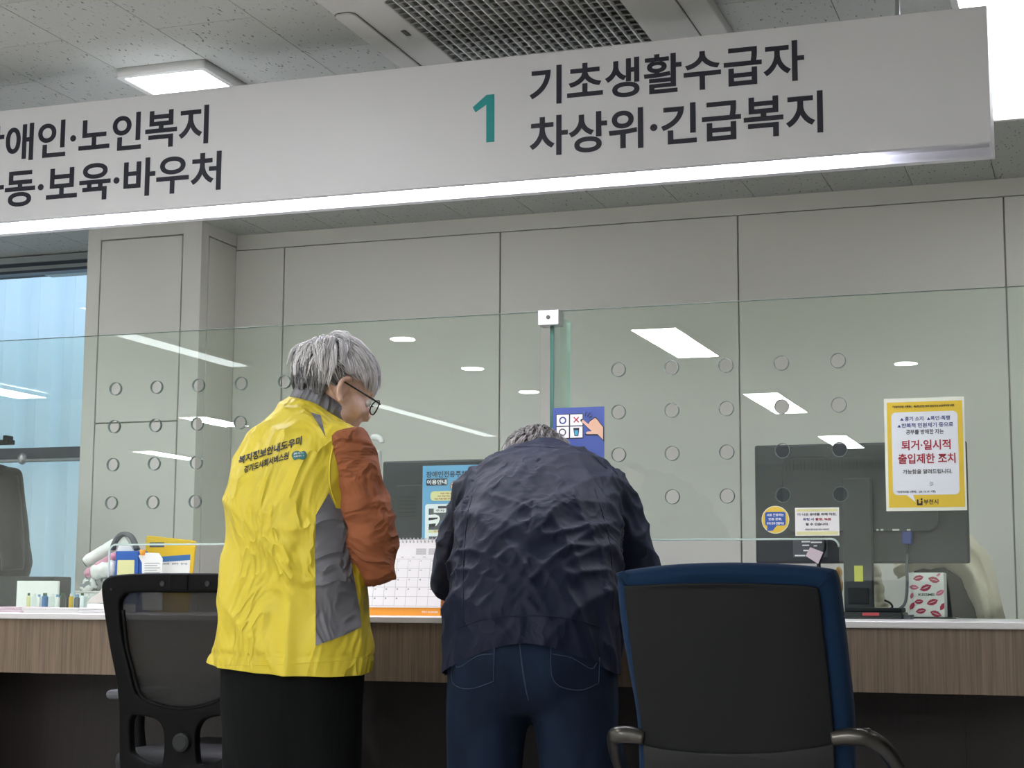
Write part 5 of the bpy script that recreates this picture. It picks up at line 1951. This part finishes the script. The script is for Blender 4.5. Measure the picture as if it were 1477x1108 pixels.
def folds(co, n):
    z = co.z
    lowz = max(0.0, (1.15 - z) / .45)
    rg_ = lambda x: (1 - abs(x)) ** 3
    a = (rg_(noise.noise(Vector((co.x * 9, co.y * 9, z * 1.8)))) - .4) * .017 * min(1.0, lowz)
    c = (rg_(noise.noise(Vector((co.x * 5 + z * 4, co.y * 5, z * 9 + co.x * 5)))) - .4) * .012
    c += noise.noise(Vector((co.x * 18, co.y * 18, z * 12))) * .003
    e = -.003 * math.exp(-((z - .752) / .005) ** 2) + .003 * noise.noise(Vector((co.x * 45, co.y * 45, z * 8))) * math.exp(-((z - .735) / .03) ** 2)
    return a + c + e


displace(bm, folds)
bmesh.ops.bisect_plane(bm, geom=bm.verts[:] + bm.edges[:] + bm.faces[:], plane_co=wp(0, 0, .722), plane_no=(-U - Rg * .06 + F * .05), clear_outer=True)
vest = obj('vest', bm, 'yellow_cloth', PW, True)
vest['label'] = 'bright yellow vest'
VB = bvh_of(vest)
VD = (Vector((O.x, O.y, 0)) - Vector((0, 0, 0))).normalized()     # from the camera side towards the person

# grey stand-up collar
bm = bmesh.new()
ring = []
for k in range(25):
    an = R(20 + 320 * k / 24)          # open at the front
    rr_ = Vector((math.cos(an - PI / 2 + PI), math.sin(an - PI / 2 + PI)))
    base = wp(.072 + .068 * math.cos(an), .001 + .068 * math.sin(an), 1.318 - .036 * math.cos(an) - .022 * math.sin(an))
    top = wp(.088 + .060 * math.cos(an), .004 + .060 * math.sin(an), 1.360 - .034 * math.cos(an) - .020 * math.sin(an))
    ring.append((base, top))
for (b0, t0_), (b1, t1_) in zip(ring[:-1], ring[1:]):
    q = [bm.verts.new(p) for p in (b0, b1, t1_, t0_)]
    bm.faces.new(q)
bmesh.ops.remove_doubles(bm, verts=bm.verts, dist=1e-5)
bmesh.ops.solidify(bm, geom=bm.faces[:], thickness=.005)
bmesh.ops.bevel(bm, geom=[e for e in bm.edges if e.calc_face_angle(0) > 1.0], offset=.0015, segments=2, affect='EDGES')
obj('collar', bm, 'grey_cloth', vest, True)['label'] = 'grey stand-up collar'


def wpx(pts, dY=-.1):
    return [at(a, c, WYY + dY) for a, c in pts]


sp_pts = [(474, 711), (484, 733), (496, 734), (502, 752), (503, 780), (505, 800), (512, 840), (520, 880), (522, 905), (500, 915), (455, 931), (455, 850), (454, 800), (455, 745)]
decal('side_panel', wpx(sp_pts), VB, VD, .0018, 'grey_cloth', vest)['label'] = 'grey side panel'
decal('shoulder_insert', wpx([(448, 590), (463, 594), (470, 630)]), VB, VD, .0016, 'grey_cloth', vest)['label'] = 'grey wedge on the shoulder'


def vest_text(body, l, r, yl, yr, h_, name='lettering', bold=.03, ink='black_ink'):
    """slanted line of print from pixel (l, yl) to (r, yr) on the baseline, height h_ px"""
    bm = fit_bm(text_bm(body, bold, 0.0, 0.12), 0, 1, 0, 1)
    A, B = at(l, yl, WYY - .1), at(r, yr, WYY - .1)
    Tp = at(l, yl - h_, WYY - .1)
    D = VD
    u = D.cross(Vector((0, 0, 1))).normalized(); v = u.cross(D).normalized()
    A2 = Vector((A.dot(u), A.dot(v))); B2 = Vector((B.dot(u), B.dot(v))); T2 = Vector((Tp.dot(u), Tp.dot(v)))
    for vt in bm.verts:
        q2 = A2 + (B2 - A2) * vt.co.x + (T2 - A2) * vt.co.y
        vt.co = Vector((q2.x, q2.y, 0))
    c = D * A.dot(D)
    lay(bm, VB, c, u, v, D, .0022, .012)
    patch(name, bm, ink, vest)


vest_text('복지정보안내도우미', 345, 436, 672, 643, 13)
vest_text('경기도사회서비스원', 353, 417, 685, 664.5, 11)
em = [(421, 660), (423, 655), (429, 652.5), (434, 654), (439, 652.5), (442, 656), (441.5, 662), (437, 665.5), (431, 664), (425, 666)]
em = [(a, c) for a, c in em]
decal('emblem', wpx(smooth_poly(em, 4)), VB, VD, .0022, M.setdefault('emblem_teal', mat('emblem_teal', (40, 110, 110), .5)), vest, .008)
vest_text('경기도', 424, 438.5, 658.5, 656.5, 2.6, 'emblem_print', .02, 'white_ink')
vest_text('사회서비스', 424, 438.5, 662.5, 660.5, 2.6, 'emblem_print', .02, 'white_ink')
# hem stitching and seams
seam('hem_seam', wpx([(311, 958), (360, 958), (420, 956), (480, 953), (537, 948)]), VB, VD, .0012, 'yellow_cloth', vest)
seam('armhole_piping', wpx([(522, 611), (505, 617), (487, 630), (478, 655), (475, 690), (480, 715), (486, 728)]), VB, VD, .0022, 'yellow_cloth', vest)

# sweater: sleeves (and the body under the vest)
EL_R = at(541, 806, 3.575)
WR_R = EL_R + Vector((-.145, .185, .015))
EL_L = wp(.13, -.19, .95)
WR_L = wp(.22, -.10, .98)
bm = bmesh.new()
for SJ, EJ, WJ in ((SHR, EL_R, WR_R), (SHL, EL_L, WR_L)):
    up_ = [SJ + (SJ - EJ).normalized() * .03, SJ, SJ.lerp(EJ, .3), SJ.lerp(EJ, .62), SJ.lerp(EJ, .88), EJ]
    s_ = -1 if SJ is SHL else 1
    tube(bm, spline(up_, 4), lerp_list([.042, .056, .062, .064, .066, .055], 4), 22)
    fo2 = [EJ - (WJ - EJ).normalized() * .02, EJ, EJ.lerp(WJ, .25), EJ.lerp(WJ, .6), WJ]
    tube(bm, spline(fo2, 4), lerp_list([.045, .056, .058, .050, .040], 4), 22)
    ellipsoid(bm, EJ + Vector((0, 0, -.010)), (.052, .056, .056))
loft(bm, resample_rows([trow(q, .88) for q in vest_rows[2:]], 2), 32)
bm = remesh(bm, .009, 5)


def sleeve_folds(co, n):
    d = min((co - EL_R).length, (co - EL_L).length)
    k = math.exp(-(d / .16) ** 2)
    rr = (1 - abs(noise.noise(Vector((co.x * 9, co.y * 9 + co.z * 5, co.z * 16))))) ** 3 - .45
    return rr * (.006 + .014 * k) + .004 * noise.noise(co * 34) * k


displace(bm, sleeve_folds)
sw = obj('sweater', bm, 'rust_cloth', PW, True)
sw['label'] = 'rust-orange sweater sleeves'

# trousers
bm = bmesh.new()
rows = [(0, 0, .40, .17, .12), (0, 0, .46, .155, .10), (0, 0, .60, .176, .128), (0, 0, .74, .182, .135), (0, 0, .86, .17, .125)]
loft(bm, resample_rows([trow(q) for q in rows[1:]], 3), 32)
for s in (-1, 1):
    lp = [wp(0, s * .084, .74), wp(.005, s * .086, .62), wp(.01, s * .09, .45), wp(.0, s * .095, .25), wp(-.01, s * .10, .06)]
    tube(bm, spline(lp, 4), lerp_list([(.092, .115), (.092, .11), (.088, .10), (.085, .09), (.082, .09)], 4), 24, ref=Rg)
bm = remesh(bm, .011, 4)
displace(bm, lambda co, n: .007 * noise.noise(Vector((co.x * 10, co.y * 10, co.z * 3))))
obj('trousers', bm, 'black_cloth', PW, True)['label'] = 'loose black trousers'
for s in (-1, 1):
    bm = bmesh.new()
    f0 = wp(-.04, s * .10, .045)
    tube(bm, [wp(-.09, s * .10, .035), wp(-.05, s * .10, .045), wp(.05, s * .105, .045), wp(.12, s * .11, .033), wp(.165, s * .112, .025)], [(.03, .028), (.04, .044), (.043, .044), (.042, .032), (.025, .02)], 18, ref=Rg)
    obj('shoe', bm, 'shoe', PW, True)

# body under the clothes, with head and hands, one skin
HA = R(43)
HF, HR, HU = frame_of(HA)
HC = at(484, 562, WYY + .10) + Vector((0, 0, 0))
HC = Vector(HC)
pit = R(-20)
HM = Matrix.Translation(HC) @ Matrix((HR, HF, HU)).transposed().to_4x4() @ Matrix.Rotation(pit, 4, 'X') @ Matrix.Rotation(R(4), 4, 'Y') @ Matrix.Scale(.95, 4)
bm = bmesh.new()
head_bm(bm, HM)
nb0 = wp(.075, .006, 1.27)
tube(bm, spline([nb0, nb0.lerp(HC, .5) + Vector((0, 0, 0)), HM @ Vector((0, -.018, -.03))], 5), lerp_list([(.058, .058), (.052, .054), (.052, .056)], 5), 20)
loft(bm, resample_rows([trow(q, .80) for q in vest_rows], 2), 28)
for SJ, EJ, WJ, s in ((SHR, EL_R, WR_R, 1), (SHL, EL_L, WR_L, -1)):
    tube(bm, [SJ, SJ.lerp(EJ, .5), EJ], [.045, .042, .038], 14)
    tube(bm, [EJ, EJ.lerp(WJ, .4), WJ, WJ + (WJ - EJ).normalized() * .02], [.038, .036, .027, .025], 14)
    hand_bm(bm, WJ + (WJ - EJ).normalized() * .03, (WJ - EJ), Vector((0, 0, -1)) + Rg * (-.8 * s), -s, .55, .165)
for s in (-1, 1):
    tube(bm, [wp(0, s * .085, .72), wp(.01, s * .095, .45), wp(-.01, s * .10, .07)], [.075, .055, .035], 14)
    tube(bm, [wp(-.06, s * .10, .04), wp(.11, s * .108, .03)], [.028, .024], 12)
bm = remesh(bm, .0055, 3)
body = obj('body', bm, 'skin', PW, True)
eyes(body, HM)


# hair
def flow_w(d, rnd):
    crown = Vector((-.25, -.62, .72))
    away = d - crown
    g = Vector((0, 0, -1))
    fr = Vector((.35, .9, -.15))
    k = max(0.0, d.y + .35)
    return away.normalized() * .8 + g * (.55 if d.y < -.2 else .15) + fr * k * .9


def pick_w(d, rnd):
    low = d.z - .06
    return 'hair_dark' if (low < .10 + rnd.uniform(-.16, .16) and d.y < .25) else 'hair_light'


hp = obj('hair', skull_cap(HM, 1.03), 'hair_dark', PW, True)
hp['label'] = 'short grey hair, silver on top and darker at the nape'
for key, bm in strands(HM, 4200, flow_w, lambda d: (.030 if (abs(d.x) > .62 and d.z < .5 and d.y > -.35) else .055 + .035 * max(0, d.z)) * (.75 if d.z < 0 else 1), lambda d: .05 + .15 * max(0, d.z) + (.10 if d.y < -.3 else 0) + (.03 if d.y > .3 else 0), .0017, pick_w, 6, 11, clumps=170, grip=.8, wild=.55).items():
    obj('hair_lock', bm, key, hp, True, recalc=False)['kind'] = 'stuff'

# glasses
bm = bmesh.new(); tube(bm, [HM @ Vector(p) for p in ((-.010, .108, -.002), (0, .111, .001), (.010, .108, -.002))], .0014, 6)
gl_t = obj('spectacles', bm, 'black', PW, True)
gl_t['label'] = 'thin black spectacles'
for s in (-1, 1):
    bm = bmesh.new()
    sh = [(s * (.034 + .026 * math.cos(a)), .108 - .004 * abs(math.cos(a)), -.006 + .020 * math.sin(a)) for a in [2 * PI * k / 24 for k in range(24)]]
    tube(bm, [HM @ Vector(p) for p in sh], .0016, 6, closed=True)
    rm = obj('rim', bm, 'black', gl_t, True)
    bm = bmesh.new()
    vs_ = [bm.verts.new(HM @ Vector(p)) for p in sh]
    bm.faces.new(vs_)
    obj('lens', bm, 'clear', gl_t)
    bm = bmesh.new()
    tube(bm, [HM @ Vector(p) for p in ((s * .061, .106, .002), (s * .070, .090, .003), (s * .079, .03, .008), (s * .081, -.012, .012), (s * .080, -.030, -.002))], .0022, 8)
    obj('temple_arm', bm, 'black', gl_t, True)

# ------------------------------------------------------------------ stooping person in the navy jacket
MYY = 3.72
MA = R(-13)
F, Rg, U = frame_of(MA)
O = Vector((at(767, 960, MYY).x, MYY, 0))
PM = thing('person', 'grey-haired person in a navy jacket and jeans, bent over the counter', 'person', O)
O_M = O


def spine(rows, g=1.0):
    """rows: (forward, right, z, halfwidth, halfdepth, lean deg): ring normal leans forward"""
    out = []
    for f, r, z, w_, d_, ln in rows:
        dn = F * math.cos(R(ln)) - U * math.sin(R(ln))
        out.append((wp(f, r, z), Rg * (w_ * g), dn * (d_ * g)))
    return out


jk_rows = [(-.015, .0, .775, .208, .150, -8), (-.010, .0, .815, .206, .155, 2), (.015, .0, .875, .198, .150, 20), (.07, .0, .96, .200, .148, 35), (.15, .0, 1.045, .205, .150, 44), (.24, .0, 1.115, .205, .145, 50), (.32, .0, 1.165, .190, .128, 54), (.385, -.002, 1.20, .145, .100, 56), (.425, -.003, 1.222, .090, .078, 52)]
SJR, SJL = wp(.335, .160, 1.140), wp(.335, -.172, 1.135)
EJR, EJL = wp(.36, .235, .955), wp(.34, -.238, .935)
WJR, WJL = wp(.60, .13, .905), wp(.58, -.14, .900)


def arms(bm, radA, radF):
    for SJ, EJ, WJ in ((SJR, EJR, WJR), (SJL, EJL, WJL)):
        up_ = [SJ + (SJ - EJ).normalized() * .02 - (SJ - O_M).cross(U).normalized() * 0, SJ, SJ.lerp(EJ, .35), SJ.lerp(EJ, .7), EJ]
        tube(bm, spline(up_, 4), lerp_list([radA * .7, radA * 1.0, radA * 1.05, radA, radA * .88], 4), 22)
        tube(bm, spline([EJ - (WJ - EJ).normalized() * .02, EJ, EJ.lerp(WJ, .35), EJ.lerp(WJ, .7), WJ], 4), lerp_list([radF * .8, radF, radF, radF * .85, radF * .7], 4), 22)
        ellipsoid(bm, EJ, (radF * 1.02,) * 3)


bm = bmesh.new()
loft(bm, resample_rows(spine(jk_rows), 4), 44, 2.25)
arms(bm, .070, .060)
for SJ in (SJR, SJL):
    ellipsoid(bm, SJ + Vector((0, -.02, .005)), (.070, .080, .066))
bm = remesh(bm, .0065, 6)
AXD = (F * .72 + U * .69).normalized()


def jacket_folds(co, n):
    q = co - O_M
    r = q.dot(Rg); s = q.dot(AXD)
    ridge = lambda x, p=4: (1 - abs(x)) ** p
    sg_ = 1 if r > 0 else -1
    # long drag folds fanning from the shoulders to the waist
    a = ridge(noise.noise(Vector((r * 9 - sg_ * s * 7, s * 2.6, 1.3)))) * .010
    # cross ripples where the jacket bunches at the waist
    b_ = ridge(noise.noise(Vector((r * 3.5 + s * 4, s * 16 - abs(r) * 12, 4.1)))) * .012 * math.exp(-((s - .68) / .13) ** 2)
    e = ridge(noise.noise(Vector((r * 16 + s * 11 * sg_, s * 7, 9.1)))) * .007
    c = .002 * noise.noise(Vector((r * 40, s * 24, 7)))
    arm = 0.0
    if abs(r) > .17:
        arm = .009 * ridge(noise.noise(Vector((co.z * 15, r * 8, co.y * 9))))
    return (a + b_ + e) * (1 if abs(r) < .2 else .5) + c + arm - .011


displace(bm, jacket_folds)
bmesh.ops.bisect_plane(bm, geom=bm.verts[:] + bm.edges[:] + bm.faces[:], plane_co=wp(0, 0, .785), plane_no=(0, 0, -1), clear_outer=True)
for v_ in bm.verts:                       # the hem rides up in the middle of the back
    q_ = v_.co - O_M
    kk = max(0.0, min(1.0, (.93 - v_.co.z) / .145))
    if q_.dot(F) < .3:
        v_.co.z -= kk * kk * (.070 * min(1.2, abs(q_.dot(Rg)) / .2) ** 1.7 + .02 * max(0.0, q_.dot(F)) / .15)
jacket = obj('jacket', bm, 'navy_cloth', PM, True)
jacket['label'] = 'navy zip jacket with crumpled back'
JB = bvh_of(jacket)
MD = Vector((O_M.x, O_M.y, 0)).normalized()
seam('yoke_seam', [at(a, c, 4.0) for a, c in ((668, 690), (720, 672), (790, 668), (850, 672), (890, 690))], JB, (MD * .75 - U * .65), .0016, 'navy_cloth', jacket)
seam('waistband_seam', [at(a, c, 3.6) for a, c in ((663, 905), (700, 893), (760, 888), (820, 892), (866, 905))], JB, MD, .0018, 'navy_cloth', jacket)
for pts in ([(682, 690), (672, 760), (670, 830), (672, 880)], [(862, 700), (880, 770), (886, 840), (884, 880)]):
    seam('armhole_seam', [at(a, c, 3.7) for a, c in pts], JB, MD, .0015, 'navy_cloth', jacket)
# collar
bm = bmesh.new()
ring = []
cdir = (F * .80 + U * .60).normalized()
cup = (U * .80 - F * .60).normalized()
for k in range(29):
    an = R(-150 + 300 * k / 28)
    base = wp(.405, -.003, 1.215) + Rg * (.098 * math.sin(an)) + cup * (.082 * math.cos(an)) - cdir * .02
    top = wp(.405, -.003, 1.215) + Rg * (.084 * math.sin(an)) + cup * (.080 * math.cos(an)) + cdir * (.035)
    ring.append((base, top))
for (b0, t0_), (b1, t1_) in zip(ring[:-1], ring[1:]):
    bm.faces.new([bm.verts.new(p) for p in (b0, b1, t1_, t0_)])
bmesh.ops.remove_doubles(bm, verts=bm.verts, dist=1e-5)
bmesh.ops.solidify(bm, geom=bm.faces[:], thickness=.007)
obj('collar', bm, 'navy_cloth', jacket, True)
bm = bmesh.new(); cc = at(879, 931, 3.7)
cyl(bm, cc, .006, .004, 'Y', 14)
obj('snap_button', bm, 'chrome', jacket)

# jeans
bm = bmesh.new()
jr = [(.0, 0, .625, .165, .115, 0), (-.004, 0, .665, .190, .145, 0), (-.008, 0, .72, .200, .155, 0), (-.005, 0, .79, .196, .146, 0), (.0, 0, .87, .175, .125, 8)]
loft(bm, resample_rows(spine(jr), 3), 40, 2.3)
for s in (-1, 1):
    lp = [wp(-.005, s * .098, .74), wp(-.005, s * .102, .64), wp(.0, s * .108, .52), wp(.01, s * .112, .40), wp(.0, s * .112, .22), wp(-.01, s * .112, .05)]
    tube(bm, spline(lp, 4), lerp_list([(.100, .140), (.098, .128), (.090, .112), (.085, .10), (.078, .085), (.076, .085)], 4), 26, ref=Rg)
bm = remesh(bm, .009, 14)
displace(bm, lambda co, n: .006 * noise.noise(Vector((co.x * 12, co.y * 12, co.z * 4))) + .003 * noise.noise(Vector((co.x * 30, co.y * 30, co.z * 12))))
jeans = obj('jeans', bm, 'denim', PM, True)
jeans['label'] = 'dark blue jeans'
EB = bvh_of(jeans)
E = lambda pts: [at(a, c, 3.58) for a, c in pts]
for po, vv in (([(655, 948), (714, 932), (713, 982), (678, 993), (653, 984)], [(656, 957), (664, 962), (690, 946), (713, 943)]), ([(794, 932), (866, 950), (865, 988), (836, 997), (799, 983)], [(797, 944), (825, 950), (853, 966), (862, 958)])):
    pk = decal('back_pocket', E(po), EB, MD, .0016, 'denim', jeans)
    seam('pocket_stitch', E(po[1:] + [po[-1]] if False else po[2:] + po[:1]), EB, MD, .0011, 'denim_stitch', pk, 4, .002)
    seam('pocket_stitch', E([po[1], po[2]]), EB, MD, .0011, 'denim_stitch', pk, 4, .002)
    seam('pocket_arc', E(vv), EB, MD, .0010, 'denim_stitch', pk, 5, .002)
seam('seat_seam', E([(749, 925), (752, 950), (757, 985), (762, 1010)]), EB, MD, .0014, 'denim_stitch', jeans)
for s in (-1, 1):
    bm = bmesh.new()
    tube(bm, [wp(-.10, s * .112, .038), wp(-.06, s * .112, .05), wp(.05, s * .115, .05), wp(.13, s * .12, .036), wp(.18, s * .122, .026)], [(.034, .032), (.044, .048), (.047, .048), (.045, .034), (.028, .022)], 18, ref=Rg)
    obj('shoe', bm, 'shoe', PM, True)

# body
HF, HR, HU = frame_of(MA + R(6))
HC = at(774, 701, 4.235)
HMM = Matrix.Translation(HC) @ Matrix((HR, HF, HU)).transposed().to_4x4() @ Matrix.Rotation(R(-45), 4, 'X') @ Matrix.Scale(1.16, 4)
bm = bmesh.new()
head_bm(bm, HMM)
tube(bm, spline([wp(.36, 0, 1.17), wp(.43, 0, 1.225), HMM @ Vector((0, -.02, -.03))], 5), lerp_list([.062, .060, .058], 5), 18)
loft(bm, resample_rows(spine(jk_rows, .82), 2), 28)
arms(bm, .048, .040)
for EJ, WJ, s in ((EJR, WJR, 1), (EJL, WJL, -1)):
    hand_bm(bm, WJ + (WJ - EJ).normalized() * .02, (WJ - EJ) * Vector((1, 1, .35)), Vector((0, 0, -1)), -s, .22, .18)
for s in (-1, 1):
    tube(bm, [wp(-.005, s * .098, .74), wp(.01, s * .11, .42), wp(-.01, s * .112, .07)], [.08, .058, .038], 14)
    tube(bm, [wp(-.06, s * .112, .045), wp(.12, s * .118, .033)], [.03, .026], 12)
bm = remesh(bm, .0055, 3)
body2 = obj('body', bm, 'skin', PM, True)
eyes(body2, HMM)


def flow_m(d, rnd):
    crown = Vector((0, -.35, .93))
    return (d - crown).normalized() + Vector((0, 0, -.2)) + Vector((rnd.uniform(-1, 1), rnd.uniform(-1, 1), 0)) * .3


hm_ = obj('hair', skull_cap(HMM, 1.03), 'hair_man', PM, True)
hm_['label'] = 'short salt-and-pepper hair'
for key, bm in strands(HMM, 3800, flow_m, lambda d: .034, lambda d: .16, .0013, lambda d, rnd: 'hair_man', 5, 21, clumps=260, grip=.6, wild=.6).items():
    obj('hair_lock', bm, key, hm_, True, recalc=False)['kind'] = 'stuff'

# pen in the right hand
bm = bmesh.new()
ph_ = WJR + (WJR - EJR).normalized() * .11
pe = thing('pen', 'black pen in the right hand of the stooping person', 'pen', (ph_.x, ph_.y, CZ))
tube(bm, [Vector((ph_.x, ph_.y + .03, CZ + .014)), Vector((ph_.x + .02, ph_.y - .02, CZ + .14))], .0042, 10)
obj('barrel', bm, 'black', pe, True)
bm = bmesh.new()
tube(bm, [Vector((ph_.x, ph_.y + .03, CZ + .014)), Vector((ph_.x - .0018, ph_.y + .0345, CZ + .003))], [.0042, .0008], 10)
obj('tip', bm, 'steel', pe, True)
